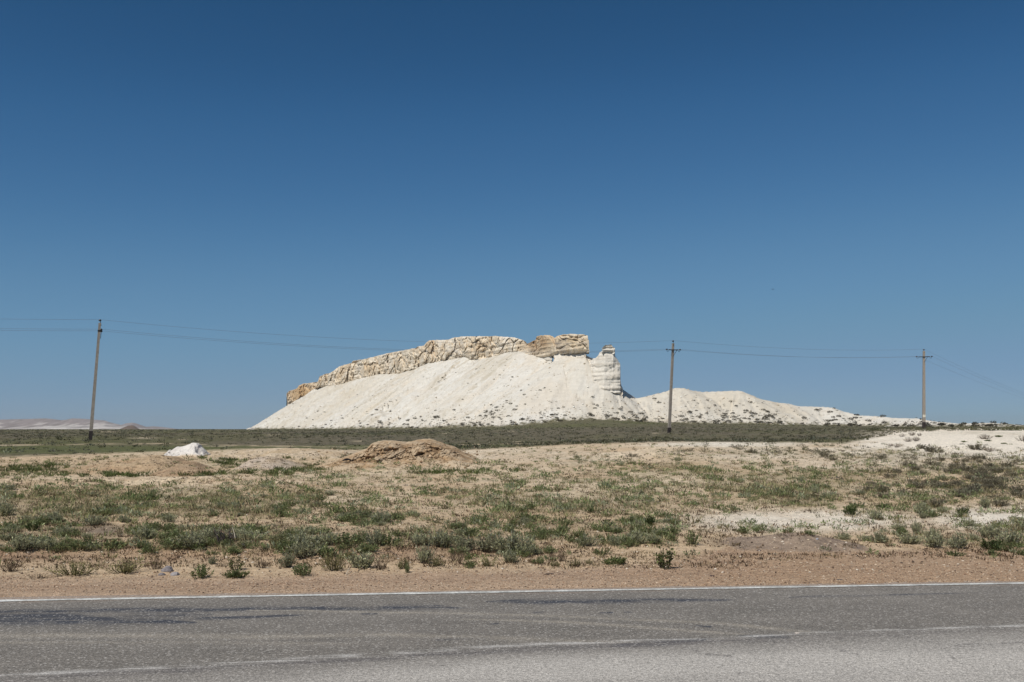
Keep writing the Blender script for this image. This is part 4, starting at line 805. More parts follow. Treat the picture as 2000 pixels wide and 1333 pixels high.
HAND = [('weed', 1300, 1111, 44, 56, 'tall leafy weed alone on the bare shoulder, the tallest plant near the road'), ('flat', 1200, 1103, 48, 15, 'flat green mat of leaves on bare dirt left of the tall leafy weed'),
 ('sage', 595, 1089, 62, 38, 'large grey-green sage bush at the lip of the bank, upper half of a pair'), ('sage', 562, 1109, 30, 34, 'dark grey sage bush just below the large one, lower left of the pair'), ('green', 592, 1124, 46, 26, 'bright green weed in front of the two large grey sage bushes'),
 ('green', 638, 1089, 38, 28, 'dark green weed right beside the large grey sage bush'), ('olive', 652, 1115, 46, 38, 'upright olive grass clump right of the grey sage pair'), ('sage', 707, 1110, 56, 36, 'rounded pale sage bush right of the upright olive clump'), ('olive', 682, 1092, 26, 18, 'small olive tuft above the rounded pale sage bush'),
 ('olive', 788, 1112, 26, 24, 'thin olive weed left of the little bright green one'), ('green', 796, 1119, 13, 22, 'little narrow bright green weed near the gravel edge'), ('dry', 744, 1113, 30, 26, 'dry brown weed between the pale sage and the narrow green weed'),
 ('sage', 829, 1101, 32, 38, 'dark compact sage bush on the bank, right of the narrow green weed'), ('olive', 852, 1106, 34, 20, 'low yellowish tuft at the right foot of the dark compact sage'), ('dry', 893, 1097, 36, 28, 'scraggly reddish dry weed on the bank face, mid picture'),
 ('green', 917, 1110, 28, 18, 'small green weed below the scraggly reddish dry weed'), ('olive', 953, 1107, 26, 16, 'small olive weed below the big blue-grey sage clump'), ('sage', 997, 1099, 34, 26, 'sage bush hanging below the right end of the blue-grey clump'),
 ('green', 1050, 1101, 34, 14, 'low green weed right of the hanging sage bush'), ('dry', 1077, 1093, 20, 20, 'dark grey dead-looking shrub on the shoulder bank'), ('dry', 1097, 1097, 20, 24, 'purplish dry weed right beside the dark grey shrub'), ('olive', 1124, 1106, 26, 16, 'olive tuft between the purplish dry weed and the green mat'), ('olive', 1151, 1102, 20, 12, 'tiny olive tuft just left of the flat green mat'), ('olive', 1083, 1106, 30, 12, 'flat olive tuft under the dark grey shrub'),
 ('green', 1351, 1064, 30, 28, 'bright green leafy weed standing off to the upper right of the tall weed'), ('sage', 1146, 1067, 42, 26, 'round sage bush at the front of the slope above the green mat'), ('green', 1134, 1067, 16, 24, 'green weed touching the left side of that round sage bush'), ('sage', 1203, 1065, 32, 22, 'round pale sage bush right of the green-flanked one'),
 ('sage', 1246, 1062, 40, 28, 'left half of the twin sage bushes behind the tall weed'), ('sage', 1276, 1062, 30, 22, 'right half of the twin sage bushes behind the tall weed'), ('sage', 1292, 1048, 26, 20, 'blue-grey sage bush above the twin sage bushes'), ('dark', 1268, 1026, 26, 22, 'dark green bush above the blue-grey sage, edge of the bare sand'),
 ('sage', 955, 1078, 60, 36, 'big pale sage mass at the bank lip, left of the blue-grey clump'), ('sage', 1003, 1080, 70, 46, 'biggest blue-grey sage clump on the bank lip, centre'), ('sage', 1034, 1084, 34, 26, 'darker sage bush joined to the right of the blue-grey clump'), ('sage', 905, 1074, 44, 30, 'spiky pale sage bush second left of the blue-grey clump'), ('sage', 860, 1068, 60, 34, 'wide pale green sage bush on the lip above the dark compact one'),
 ('sage', 818, 1064, 40, 28, 'sage bush left of the wide pale green one on the lip'), ('green', 755, 1066, 46, 26, 'green bush at the right end of the hedge-like row'), ('sage', 735, 1066, 44, 32, 'bluish sage in the middle of the hedge-like row on the lip'), ('green', 678, 1066, 60, 26, 'dark green weed clump in the hedge-like row on the lip'), ('sage', 636, 1064, 44, 26, 'grey sage starting the hedge-like row on the lip'),
 ('sage', 588, 1064, 60, 28, 'broad grey sage left of the hedge-like row'), ('olive', 540, 1062, 44, 20, 'green-yellow clump left of the broad grey sage'), ('green', 705, 1058, 40, 22, 'green weed peeking behind the hedge-like row'), ('sage', 745, 1020, 50, 24, 'pale sage bush with white sprigs, mid slope above the hedge-like row'), ('green', 684, 1020, 40, 18, 'dark green weed left of the white-sprigged sage'),
 ('sage', 372, 1072, 60, 34, 'pale sage bush left of the dark stump'), ('green', 345, 1072, 50, 26, 'green bush under the pale sage left of the stump'), ('flat', 385, 1074, 36, 14, 'bright green low patch at the foot of the pale sage by the stump'), ('sage', 408, 1060, 40, 34, 'grey twiggy sage directly behind the dark stump'), ('sage', 480, 1056, 60, 26, 'sage bush right of the dark stump'),
 ('sage', 282, 1053, 40, 28, 'sage bush between the grey crust patch and the pale sage'), ('green', 289, 1077, 20, 16, 'small lone green weed on the bare bank below'), ('dry', 234, 1050, 14, 12, 'tiny dark weed at the right edge of the grey crust patch'), ('green', 160, 1074, 60, 22, 'left part of the long dark green patch on the bank lip'), ('green', 215, 1073, 60, 22, 'right part of the long dark green patch on the bank lip'), ('sage', 262, 1061, 22, 14, 'small sage at the right end of the long green patch'),
 ('sage', 45, 1074, 60, 34, 'grey-green bush at the left on the bank lip'), ('sage', 88, 1072, 50, 28, 'grey bush second from the left on the bank lip'), ('sage', 8, 1008, 40, 30, 'sage bush cut by the left picture edge'), ('dark', 65, 1036, 30, 22, 'dark green bush near the left edge above the lip bushes'), ('sage', 130, 1044, 36, 20, 'sage tuft touching the left side of the grey crust patch'), ('sage', 108, 1021, 34, 22, 'pale sage tuft above and left of the grey crust patch'), ('sage', 185, 1026, 44, 22, 'pair-shaped sage tuft above the grey crust patch'), ('sage', 242, 1020, 26, 14, 'small sage tuft to the upper right of the grey crust patch'), ('sage', 330, 1020, 30, 20, 'sage tuft high above the pale sage by the stump'),
 ('dry', 22, 1117, 50, 24, 'brown dry weed patch at the far left above the gravel'), ('olive', 146, 1124, 78, 28, 'wide olive-brown weed patch at lower left'), ('olive', 245, 1120, 70, 26, 'olive-brown weed patch between the wide one and the grey rock'), ('dry', 72, 1130, 46, 10, 'flat dry weeds in front of the far left patch'), ('dry', 303, 1112, 26, 24, 'dry weed leaning on the left of the grey crumpled rock'), ('green', 392, 1129, 50, 26, 'bright green weed right of the grey crumpled rock'),
 ('sage', 415, 1102, 18, 16, 'small round grey-green weed alone above the bright green weed'), ('weed', 461, 1114, 34, 32, 'airy stalky weed right of the small round one'), ('flat', 461, 1129, 46, 16, 'low green mat in front of the airy stalky weed'), ('dry', 513, 1110, 24, 20, 'sparse dry weed right of the airy stalky weed'), ('dry', 432, 1107, 22, 8, 'flat grey dry tuft under the small round weed'),
 ('dark', 1662, 1006, 30, 20, 'very dark green round bush at the edge of the pale bare sand'), ('dark', 1727, 993, 32, 10, 'flat dark green tuft on the whitish clay hump'), ('sage', 1710, 1015, 30, 20, 'pale sage bush right of the very dark round bush'), ('sage', 1649, 1054, 28, 14, 'small spreading sage at the right end of the gravel mound'), ('sage', 1690, 1057, 24, 14, 'left of two sage bushes right of the gravel mound'), ('sage', 1717, 1060, 36, 22, 'right of two sage bushes right of the gravel mound'),
 ('sage', 1790, 1043, 20, 26, 'upright sage bush on the pale slope at right'), ('sage', 1775, 1063, 50, 24, 'sage bush at the left end of the lower right hedge'), ('sage', 1755, 1035, 30, 14, 'flat sage left of the upright sage bush'), ('sage', 1825, 1070, 44, 32, 'second sage from the left in the lower right hedge'), ('sage', 1870, 1072, 50, 28, 'third clump in the lower right hedge, grey-green'), ('dark', 1935, 1074, 56, 26, 'dark green clump in the lower right hedge'), ('sage', 1975, 1066, 56, 34, 'sage at the right edge of the lower right hedge'), ('sage', 1820, 1048, 34, 18, 'sage tuft behind the lower right hedge, left part'), ('sage', 1892, 1028, 30, 16, 'spiky sage tuft on the pale slope above the right hedge'), ('sage', 1935, 1050, 50, 26, 'green-grey bush behind the dark clump of the right hedge'),
 ('sage', 1924, 991, 24, 22, 'sage bush on the tan slope near the right edge'), ('sage', 1800, 1003, 36, 22, 'sage bush right of the whitish clay hump'), ('sage', 1803, 1013, 16, 14, 'small bright sage just below the one right of the clay hump'), ('scrub', 1825, 991, 40, 20, 'brown scrub bush above the pale slope at right'), ('sage', 1840, 1000, 26, 12, 'low sage right of the brown scrub bush'), ('dark', 1880, 1003, 36, 14, 'dark green plant on the pale slope near the right edge'),
 ('dry', 1762, 853.5, 14, 7, 'small dry bush at the left of the white sand hill crest'), ('dry', 1781, 851, 18, 9, 'brown bush near the top of the white sand hill'), ('dry', 1796, 852, 12, 7, 'brown bush right beside the one near the sand hill top'), ('dry', 1774, 863, 16, 10, 'left bush of the pair below the sand hill top'), ('dry', 1789, 862, 18, 10, 'right bush of the pair below the sand hill top'), ('dry', 1739, 872, 16, 7, 'small dry bush low on the left of the white sand hill'), ('dry', 1753, 874, 16, 9, 'dry bush right of the small one low on the sand hill'),
 ('scrub', 1800, 876, 22, 9, 'dark scrub in the middle of the white sand hill'), ('scrub', 1817, 883, 26, 14, 'dense scrub below the one in the middle of the sand hill'), ('dry', 1924, 858, 30, 11, 'brown bush high on the right part of the sand hill'), ('flat', 1951, 854, 14, 4, 'thin dark mat right of the high brown bush'), ('scrub', 1908, 878, 32, 13, 'dark green-brown bush low on the sand hill'), ('dry', 1936, 882, 28, 10, 'dry grey bush joined right of the dark green-brown bush'), ('dry', 1998, 862, 24, 12, 'brown bush cut by the right edge on the sand hill'), ('flat', 1960, 867.5, 10, 3, 'smallest dark mat on the right of the sand hill'), ('flat', 1883, 864, 12, 3, 'small dark mat on bare white sand, hill centre'), ('flat', 1930, 862, 12, 3, 'dark mat just below the high brown bush')]
for k, px, row, w, h, lab in HAND:
    plant(k, px, row, w, h, lab, None if row < 1085 else G1, hfac=1)

# smaller tufts: the biggest stand as plants of their own, named strip by strip; the rest are ground cover
N = 46000; rg = rnd(77)
spx = rg.uniform(-160, 2160, N); srow = 864 + (1128 - 864) * rg.random(N) ** .92
X, Y, Z = hit(spx, srow); X = X + rg.normal(size=N) * .05; Y = Y + rg.normal(size=N) * .1; Z = Hs(X, Y); spx, srow = project(X, Y, Z)
gr, sg, ba = veg(spx, srow, X, Y); ok = (Y > 14.4) & (Y < 62)
pe = np.interp(spx, *PLAIN_EDGE)
on_m = np.zeros(N, bool)
for x_, y_, z_ in MOUNDS: on_m |= (X > x_[0] + .2) & (X < x_[-1] - .2) & (Y > y_[0] + .3) & (Y < y_[-1] - .2) & (Z > H(X, Y) + .06)
u = rg.random(N)
cl = fbm(X * 1.6, Y * 1.2, 3, 43)
is_sage = ok & ~on_m & (u < np.maximum(sg, .20 * (ba < .3)) * .10 * np.clip(.5 + 1.6 * cl, .1, 1.6))
scr = np.zeros(N)
for cx, cy, rx, ry, w in [(1450, 876, 150, 9, .7), (1600, 880, 140, 12, .9), (1750, 893, 130, 14, 1), (1870, 910, 150, 26, 1), (1980, 920, 100, 30, .9), (1850, 950, 160, 26, .6), (1990, 960, 90, 30, .7), (1250, 885, 110, 10, .4), (1800, 885, 60, 6, .6), (1950, 895, 60, 10, .6)]: scr = np.maximum(scr, w * blob(spx, srow, cx, cy, rx, ry))
is_scr = ok & ~on_m & ~is_sage & (rg.random(N) < scr * .55 * np.clip(.6 + 1.2 * cl, 0, 1.4)) & (srow > pe + 2)
is_gr = ok & ~on_m & ~is_sage & ~is_scr & (u > .25) & (rg.random(N) < gr * .7 * (1 - .4 * sst(985, 1020, srow)) * np.clip(.75 + .9 * cl, 0, 1.5))
is_few = ok & ~is_sage & ~is_scr & (rg.random(N) < (.19 * (1 - ba) + .012) * np.clip(.6 + 2.4 * cl, .05, 2.0) * sst(1100, 1070, srow) * (1 - .45 * sst(975, 1010, srow)) * np.where(on_m, .3, 1)) & (srow > pe + 3)
is_gr &= ~is_few
def clumps(name, idx, size, hfac, nl, ll, lw, cols, label, cat, dome=True, mat=FOL, seed=0, jit=.3, kind='stuff'):
    rg = rnd(900 + seed); n = len(idx); c = np.stack([X[idx], Y[idx], Z[idx]], 1); s = size[:, None]
    a = rg.uniform(0, 2 * np.pi, (n, nl)); q = np.sqrt(rg.random((n, nl))); hh = rg.random((n, nl)) * (1 - .6 * q * q)
    if dome: B = np.stack([np.cos(a) * q * s * .5, np.sin(a) * q * s * .5, hh * s * hfac * .8], -1)
    else: B = np.stack([np.cos(a) * q * s * .5, np.sin(a) * q * s * .5, 0 * hh - .01], -1)
    D = np.stack([np.cos(a) * q * .8, np.sin(a) * q * .8, np.ones_like(a) * .8], -1) + rg.normal(size=(n, nl, 3)) * (.45 if dome else .22); D[..., 2] = np.abs(D[..., 2]) + .1
    D /= np.linalg.norm(D, axis=-1)[..., None]; B = (B + c[:, None]).reshape(-1, 3); D = D.reshape(-1, 3)
    dist = np.repeat(c[:, 1], nl); L = np.repeat(size, nl) * ll * rg.uniform(.5, 1.3, n * nl); Wd = np.maximum(np.repeat(size, nl) * lw, dist * .00045) * rg.uniform(.7, 1.3, n * nl)
    V, F = quads_leaf(B, D, L, Wd, rg)
    pal = np.array(cols); ci = rg.integers(0, len(pal), n); base = pal[ci] * np.clip(1 + .2 * rg.normal(size=(n, 1)), .6, 1.5)
    C = np.repeat(base, nl, 0) * np.clip(1 + jit * rg.normal(size=(n * nl, 1)), .45, 1.7)
    return link(name, mesh_np(name, V, F, np.repeat(C, 4, 0), smooth=False), mat, label=label, category=cat, kind=kind)
zones = [(0, 905, 'in the hollows beside the plain'), (905, 940, 'on the upper slope'), (940, 975, 'in the upper middle of the slope'), (975, 1005, 'across the middle of the slope'), (1005, 1035, 'in the lower middle of the slope'), (1035, 1062, 'in the strip above the bank'), (1062, 1140, 'on the bank')]
def auto(kind, idx, wfun, count, adj, grp):
    w = wfun(idx); order = np.argsort(-w * 1952 / Y[idx])[:count]; sel = idx[order]; ww = w[order]; zi = np.zeros(len(sel), int)
    for j, (a, b, nm) in enumerate(zones): zi[(srow[sel] >= a) & (srow[sel] < b)] = j
    for j in range(len(zones)):
        m = np.where((zi == j) & (spx[sel] > 0) & (spx[sel] < 2000))[0]; m = m[np.argsort(spx[sel][m])]
        for r_, t in enumerate(m):
            i = sel[t]; wp = ww[t] * 1952 / Y[i]
            plant(kind, 0, 0, wp, wp * float(prg.uniform(.30, .55)), f'{adj} {zones[j][2]}, {ordinal(r_ + 1)} from the left', grp, xyz=(float(X[i]), float(Y[i]), float(Z[i])), parts=Y[i] < 26)
        
    return np.setdiff1d(idx, sel)
szr = rg.random(N)
si = np.where(is_sage & (srow < 1085))[0]; rest_s = auto('sage', si, lambda i: .11 + .24 * szr[i] ** 3, 160, 'small grey-green sage tuft', 'small sage tufts on the slope')
gi = np.where(is_few & (srow > 900))[0]; rest_g = auto('green', gi, lambda i: .10 + .22 * szr[i] ** 2, 200, 'small darker green tuft', 'small green tufts on the slope')
ci_ = np.where(is_scr)[0]; rest_c = auto('scrub', ci_, lambda i: .16 + .30 * szr[i] ** 3, 110, 'grey-brown scrub tuft', 'scrub tufts on the right slope')
clumps('sage_cover', rest_s, .09 + .20 * szr[rest_s] ** 2.5, .42, 46, .26, .075, [(.37, .37, .21), (.33, .33, .17), (.40, .40, .27), (.29, .31, .14)], 'scattered small grey-green sage growth over the sandy slope', 'ground cover', seed=1)
clumps('scrub_cover', rest_c, .13 + .28 * szr[rest_c] ** 2, .4, 30, .26, .08, [(.21, .19, .125), (.23, .20, .14), (.18, .175, .105), (.26, .235, .18)], 'low grey-brown scrub covering the slope below the white sand hill', 'ground cover', seed=2)
a_ = np.where(is_gr)[0]; clumps('grass', a_, .10 + .16 * szr[a_], .5, 15, .62, .055, [(.29, .275, .14), (.27, .27, .13), (.34, .30, .17), (.38, .31, .19), (.24, .26, .11)], 'thin olive spring grass in patches over the sandy ground', 'grass', dome=False, seed=3)
a_ = np.where(ok & (rg.random(N) < .30 + .25 * gr) & (ba < .8) & (srow > pe + 2))[0]; clumps('dry_grass', a_, .05 + .10 * szr[a_], .3, 8, .5, .10, [(.32, .25, .15), (.22, .15, .09), (.12, .085, .05), (.10, .07, .045)], 'thin dry straw-coloured stalks and litter on the sand', 'dry grass', dome=False, seed=4)
clumps('small_weeds', rest_g, .12 + .26 * szr[rest_g] ** 2, .42, 34, .27, .085, [(.22, .25, .115), (.26, .285, .15), (.31, .33, .21), (.26, .22, .125), (.18, .215, .09)], 'tiny scattered weeds on the bare sand and mounds', 'weeds', seed=5)
# lush green in the hollows
hol = np.zeros(N)
for cx, cy, rx, ry in [(95, 917, 115, 8), (470, 902, 90, 10), (590, 913, 50, 6), (575, 893, 26, 5), (655, 893, 30, 4), (545, 918, 70, 5), (200, 930, 240, 3), (430, 928, 120, 4), (870, 924, 90, 3)]: hol = np.maximum(hol, blob(spx, srow, cx, cy, rx, ry))
a_ = np.where(ok & (rg.random(N) < hol * np.clip(.75 + 1.6 * cl, .05, 1)) & ~on_m)[0]; clumps('green_grass', a_, .14 + .16 * szr[a_], .5, 22, .7, .07, [(.11, .145, .045), (.13, .16, .055), (.16, .175, .065), (.09, .12, .035)], 'lush dark green grass filling the hollows between the dirt mounds', 'grass', dome=False, seed=6)

# scrub of the plain
N2 = 15000; rg = rnd(78); qx = rg.uniform(-200, 2200, N2); yy = np.exp(rg.uniform(np.log(46), np.log(300), N2)); X = (qx - 1000) / 1952. * yy; Y = yy; Z = H(X, Y); spx, srow = project(X, Y, Z)
keep = (srow < np.interp(spx, *PLAIN_EDGE) + 1) & (Hm(X, Y, False)[3] < 1.0) & (rg.random(N2) < np.clip(.65 + fbm(X * .05, Y * .03, 3, 44), .1, 1)) & ~((spx > 1700) & (Y < 62)); szr = rg.random(N2)
a_ = np.where(keep)[0]; clumps('plain_scrub', a_, .16 + .36 * szr[a_] ** 2, .26, 16, .32, .14, [(.19, .175, .115), (.13, .125, .07), (.22, .20, .145), (.10, .10, .05), (.19, .195, .13)], 'low grey-green steppe scrub covering the flat plain', 'scrub', seed=7)
# scrub fringe behind the white sand hill
N3 = 1300; X = rg.uniform(38, 92, N3); Y = rg.uniform(64, 125, N3); Z = H(X, Y); spx, srow = project(X, Y, Z); szr = rg.random(N3); a_ = np.where((spx > 1690) & (spx < 2150) & ((Y < 90) | (rg.random(N3) < .6)))[0]
clumps('fringe_scrub', a_, .3 + .55 * szr[a_] ** 2, .55, 26, .3, .10, [(.12, .12, .065), (.15, .14, .085), (.09, .09, .045)], 'dark green scrub fringe behind the crest of the white sand hill', 'scrub', seed=8)

# dark shrubs dotted over the white hill
def hproto(seed):
    rg = rnd(seed); n = 90; a = rg.uniform(0, 2 * np.pi, n); q = np.sqrt(rg.random(n)); B = np.stack([np.cos(a) * q * .42, np.sin(a) * q * .42, rg.random(n) * .42 * (1 - .7 * q * q)], 1)
    D = B * 1.2 + rg.normal(size=(n, 3)) * .5; D[:, 2] = np.abs(D[:, 2]) + .15; D /= np.linalg.norm(D, axis=1)[:, None]
    V, F = quads_leaf(B, D, .22 * rg.uniform(.5, 1.3, n), .10, rg); C = np.repeat(np.array((.085, .074, .046))[None] * np.clip(1 + .35 * rg.normal(size=(n, 1)), .4, 1.8), 4, 0)
    me = mesh_np('shrub', V, F, C, smooth=False); me.materials.append(FOL); return me
HPR = [hproto(500 + i) for i in range(6)]
rg = rnd(79); NH = 60000; hx = rg.uniform(480, 2060, NH); hr_ = rg.uniform(690, 838, NH); X, Y, Z, okh, rel = hill_hit(hx, hr_)
kk = okh & (rel > -.5)
_, hs_, hd_, _ = Hm(X, Y, False); lines = fbm(hs_ * .16, hd_ * .03, 3, 95); clus = fbm(X * .08, Y * .08, 3, 96)
den = .50 * np.exp(-np.clip(rel, 0, 99) / 1.5) * (hx > 700) + .6 * np.exp(-np.clip(rel, 0, 99) / 3.5) * np.exp(-(lines / .06) ** 2) + .55 * np.exp(-(lines / .035) ** 2) * (hx < 1000) * np.clip(.5 + 1.5 * clus, .1, 1.5)
den += .035 * np.clip(.4 + 1.8 * clus, 0, 1.5) * sst(1200, 1260, hx) * sst(10.5, 5, rel) + .020 * sst(4, 0, rel) * (hx > 1150) + .03 * blob(hx, hr_, 990, 722, 34, 30) + .009
den += .22 * blob(hx, hr_, 880, 824, 120, 8) * np.clip(.5 + 2 * lines, 0, 1.5) + .18 * blob(hx, hr_, 1180, 810, 60, 12) + .14 * blob(hx, hr_, 1400, 815, 50, 9) + .12 * blob(hx, hr_, 1480, 815, 60, 10) + .16 * blob(hx, hr_, 1605, 824, 22, 9)
kk &= rg.random(NH) < den * .42
idx = np.where(kk)[0]; size = (.19 + .95 * rg.random(len(idx)) ** 4) * np.clip(1.35 - rel[idx] / 30, .7, 1.3) * np.where(X[idx] / Y[idx] > .15, 1.15, 1) * (Y[idx] / 330) ** .3
print('hill shrubs', len(idx)); app = size / Y[idx]; o_ = np.argsort(-app); big = o_[:300]; small = o_[300:]
def hz(px, row):
    if px < 780: return 'left part of the long white slope'
    if px < 930: return 'white slope under the long caprock'
    if px < 1060: return 'white slope under the notch in the caprock'
    if px < 1220: return 'white slope under the layered nose'
    if px < 1340: return 'white ridge by the middle pole'
    if px < 1470: return 'flat-topped white ridge right of the middle pole'
    if px < 1640: return 'low white ridge between two poles'
    return 'low white ridge nearest the right pole'
zs = {}
for j in big: zs.setdefault(hz(hx[idx[j]], hr_[idx[j]]), []).append(j)
for zn, lst in zs.items():
    lst.sort(key=lambda j: hx[idx[j]])
    for r_, j in enumerate(lst):
        i = idx[j]; o = link('shrub', HPR[int(rg.integers(0, 6))], None, label=f'dark shrub on the {zn}, {ordinal(r_ + 1)} from left', category='shrub', group='dark shrubs dotted over the white hill')
        o.location = (float(X[i]), float(Y[i]), float(Z[i]) - .03); s_ = float(size[j]); o.scale = (s_ * float(rg.uniform(.9, 1.4)), s_ * 1.1, s_); o.rotation_euler.z = float(rg.uniform(-.5, .5))
sub = idx[small]; szz = np.zeros(NH); szz[sub] = size[small]
clumps('hill_scrub', sub, szz[sub], .45, 26, .28, .13, [(.085, .074, .046), (.10, .09, .06), (.065, .058, .034)], 'specks of smaller dark scrub over the white slopes', 'scrub', seed=9)

# ------------------------------------------------------------------ stones, wood, a crow, a bird
def rock_mesh(seed, sub=3, flat=.6, rgb=(.2, .175, .165), rough=.25):
    import bmesh
    bm = bmesh.new(); bmesh.ops.create_icosphere(bm, subdivisions=sub, radius=.5); me = bpy.data.meshes.new('rock'); bm.to_mesh(me); bm.free()
    co = np.empty(len(me.vertices) * 3, np.float32); me.vertices.foreach_get('co', co); p = co.reshape(-1, 3).astype(float)
    d1, d2, c_ = cell3(p[:, 0] * 2.2 + seed, p[:, 1] * 2.2, p[:, 2] * 2.2, seed); f = 1 + rough * (1.4 * fbm3(p[:, 0] * 2 + seed, p[:, 1] * 2, p[:, 2] * 2, 4, seed) + (c_ - .5) - .5 * sst(.15, 0, d2 - d1))
    p *= f[:, None]; p[:, 2] = np.maximum(p[:, 2] * flat, -.12); me.vertices.foreach_set('co', p.astype(np.float32).ravel()); me.update(); return me
STM = {}
def stone(px, row, w, h, label, rgb=(.2, .17, .16), seed=1, name='stone', parent=None):
    x, y, z = [float(v[0]) for v in hit(px, row)] if row < 1150 else (float(xpx(px, row, 1) * (CAMH / -float(slope(row)))), CAMH / -float(slope(row)), 0.)
    key = tuple(rgb)
    if key not in STM: STM[key] = simple('stone_%d' % len(STM), rgb, .95, .35, 12)
    me = rock_mesh(seed); me.name = name; o = link(name, me, STM[key], label=label, category='stone'); s = w / 1952. * y; o.location = (x, y, z + .02 * s); o.scale = (s, s * .8, h / 1952. * y * 1.25); o.rotation_euler.z = seed * 1.3; return o
stone(328, 1116, 26, 24, 'grey crumpled rock among weeds at lower left, larger upper block', (.22, .20, .205), 3, 'rock'); stone(342, 1124, 22, 16, 'grey rock lying against the foot of the crumpled one', (.27, .25, .25), 4, 'rock'); stone(316, 1124, 16, 12, 'small grey rock at the left foot of the crumpled one', (.2, .18, .18), 14, 'rock')
stone(474, 1069, 9, 15, 'upright dark grey stone right of the dead stump', (.12, .10, .11), 5); stone(456, 1066, 8, 4, 'flat dark stone below the dead stump', (.14, .11, .11), 6)
stone(1482, 1076, 9, 5, 'dark clod at the foot of the gravel mound', (.07, .05, .045), 7, 'clod'); stone(1391, 1126, 12, 5, 'dark stone on the gravel shoulder, left of a pale patch', (.08, .055, .05), 8); stone(1446, 1124, 5, 3, 'small dark stone right of the dark one on the shoulder', (.09, .06, .05), 9)
stone(1073, 1122, 20, 4, 'flat dark bark-like piece on the shoulder, mid picture', (.09, .065, .05), 10); stone(294, 1157, 5, 3, 'small dark stone on the gravel at lower left', (.08, .06, .05), 11); stone(473, 1150, 8, 3, 'small reddish stone on the gravel at lower left', (.16, .08, .05), 12); stone(760, 1153, 4, 2.5, 'tiny dark stone near the white line', (.07, .05, .05), 13)
stone(1603, 1097, 7, 5, 'small brown stone on the right shoulder', (.13, .08, .05), 15); stone(1640, 1133, 14, 3, 'flat dark piece among pale gravel near the road', (.12, .10, .085), 16); stone(1530, 1052, 10, 4, 'dark clod on the left flank of the gravel mound', (.07, .055, .045), 17, 'clod'); stone(1596, 1056, 7, 6, 'pale grey stone on the right flank of the gravel mound', (.33, .33, .35), 18)
stone(1557, 1237, 9, 2.5, 'pale chip lying on the asphalt by the worn joint', (.55, .48, .42), 19); stone(489, 836, 14, 8, 'white block lying left of the foot of the white hill', (.62, .57, .5), 20, 'boulder'); stone(210, 916, 6, 3, 'dark clod on the long spoil heap', (.07, .05, .04), 21, 'clod')
def pebbles(name, n, region, smin, smax, cols, label, seed, keepf=None):
    rg = rnd(seed); px = rg.uniform(-100, 2100, n); a, b = region; row = rg.uniform(a, b, n); x, y, z = hit(px, row, 12.0)
    x = x + rg.normal(size=n) * .02; y = y + rg.normal(size=n) * .05; z = Hs(x, y); k = (y > edgeY(x) + .22) & (y < 60)
    if keepf is not None: k &= keepf(px, row, rg.random(n))
    x, y, z = x[k], y[k], z[k]; n = len(x); s = rg.uniform(0, 1, n) ** 3 * (smax - smin) + smin; s = np.maximum(s, y * .0004)
    oc = np.array([(1, 0, 0), (0, 1, 0), (-1, 0, 0), (0, -1, 0), (0, 0, .7), (0, 0, -.7)], float); fc = np.array([(0, 1, 4), (1, 2, 4), (2, 3, 4), (3, 0, 4), (1, 0, 5), (2, 1, 5), (3, 2, 5), (0, 3, 5)])
    th = rg.uniform(0, 6.28, n); V = oc[None] * rg.uniform(.5, 1.15, (n, 6, 1)); c, s_ = np.cos(th)[:, None], np.sin(th)[:, None]
    V = np.stack([V[..., 0] * c - V[..., 1] * s_, V[..., 0] * s_ + V[..., 1] * c, V[..., 2]], -1) * (s[:, None, None] * .5) + np.stack([x, y, z + .1 * s], 1)[:, None]
    F = fc[None] + (np.arange(n) * 6)[:, None, None]; pal = np.array(cols)[rg.integers(0, len(cols), n)] * rg.uniform(.75, 1.25, (n, 1))
    link(name, mesh_np(name, V.reshape(-1, 3), F.reshape(-1, 3), np.repeat(pal, 6, 0), smooth=False), FOLSTONE, label=label, category='gravel', kind='stuff')
g = NT('pebble', .9, .2); g.base(g.attr()); FOLSTONE = g.m
pebbles('gravel', 40000, (1076, 1158), .008, .035, [(.44, .32, .22), (.30, .19, .12), (.50, .40, .30), (.14, .095, .065), (.42, .29, .19)], 'fine pinkish gravel of the road shoulder', 601, lambda p, r, u: r > shoulder_row(p) - 12)
pebbles('clods', 12000, (880, 1120), .015, .065, [(.42, .31, .21), (.50, .40, .29), (.24, .16, .10), (.56, .49, .40), (.13, .09, .06), (.10, .07, .05)], 'loose clods and chips over the sandy slope', 602)
NS_ = 9000; rg = rnd(610); qx = rg.uniform(490, 1560, NS_); qr = rg.uniform(700, 838, NS_); bx_, by_, bz_, bo, br_ = hill_hit(qx, qr)
kq = bo & (br_ > -.3) & (rg.random(NS_) < .10 + .7 * np.exp(-np.clip(br_, 0, 99) / 3.5) + .35 * blob(qx, qr, 700, 800, 90, 26)); bx_, by_, bz_ = bx_[kq], by_[kq], bz_[kq]; nn = len(bx_)
oc = np.array([(1, 0, 0), (0, 1, 0), (-1, 0, 0), (0, -1, 0), (0, 0, .8), (0, 0, -.8)], float); fc = np.array([(0, 1, 4), (1, 2, 4), (2, 3, 4), (3, 0, 4), (1, 0, 5), (2, 1, 5), (3, 2, 5), (0, 3, 5)])
V = oc[None] * rg.uniform(.4, 1.2, (nn, 6, 1)) * (.12 + .45 * rg.random(nn) ** 3)[:, None, None] + np.stack([bx_, by_, bz_ + .05], 1)[:, None] + rg.normal(size=(nn, 6, 3)) * .03
pal = np.array([(.66, .62, .54), (.55, .49, .40), (.72, .69, .63), (.45, .38, .29)])[rg.integers(0, 4, nn)]
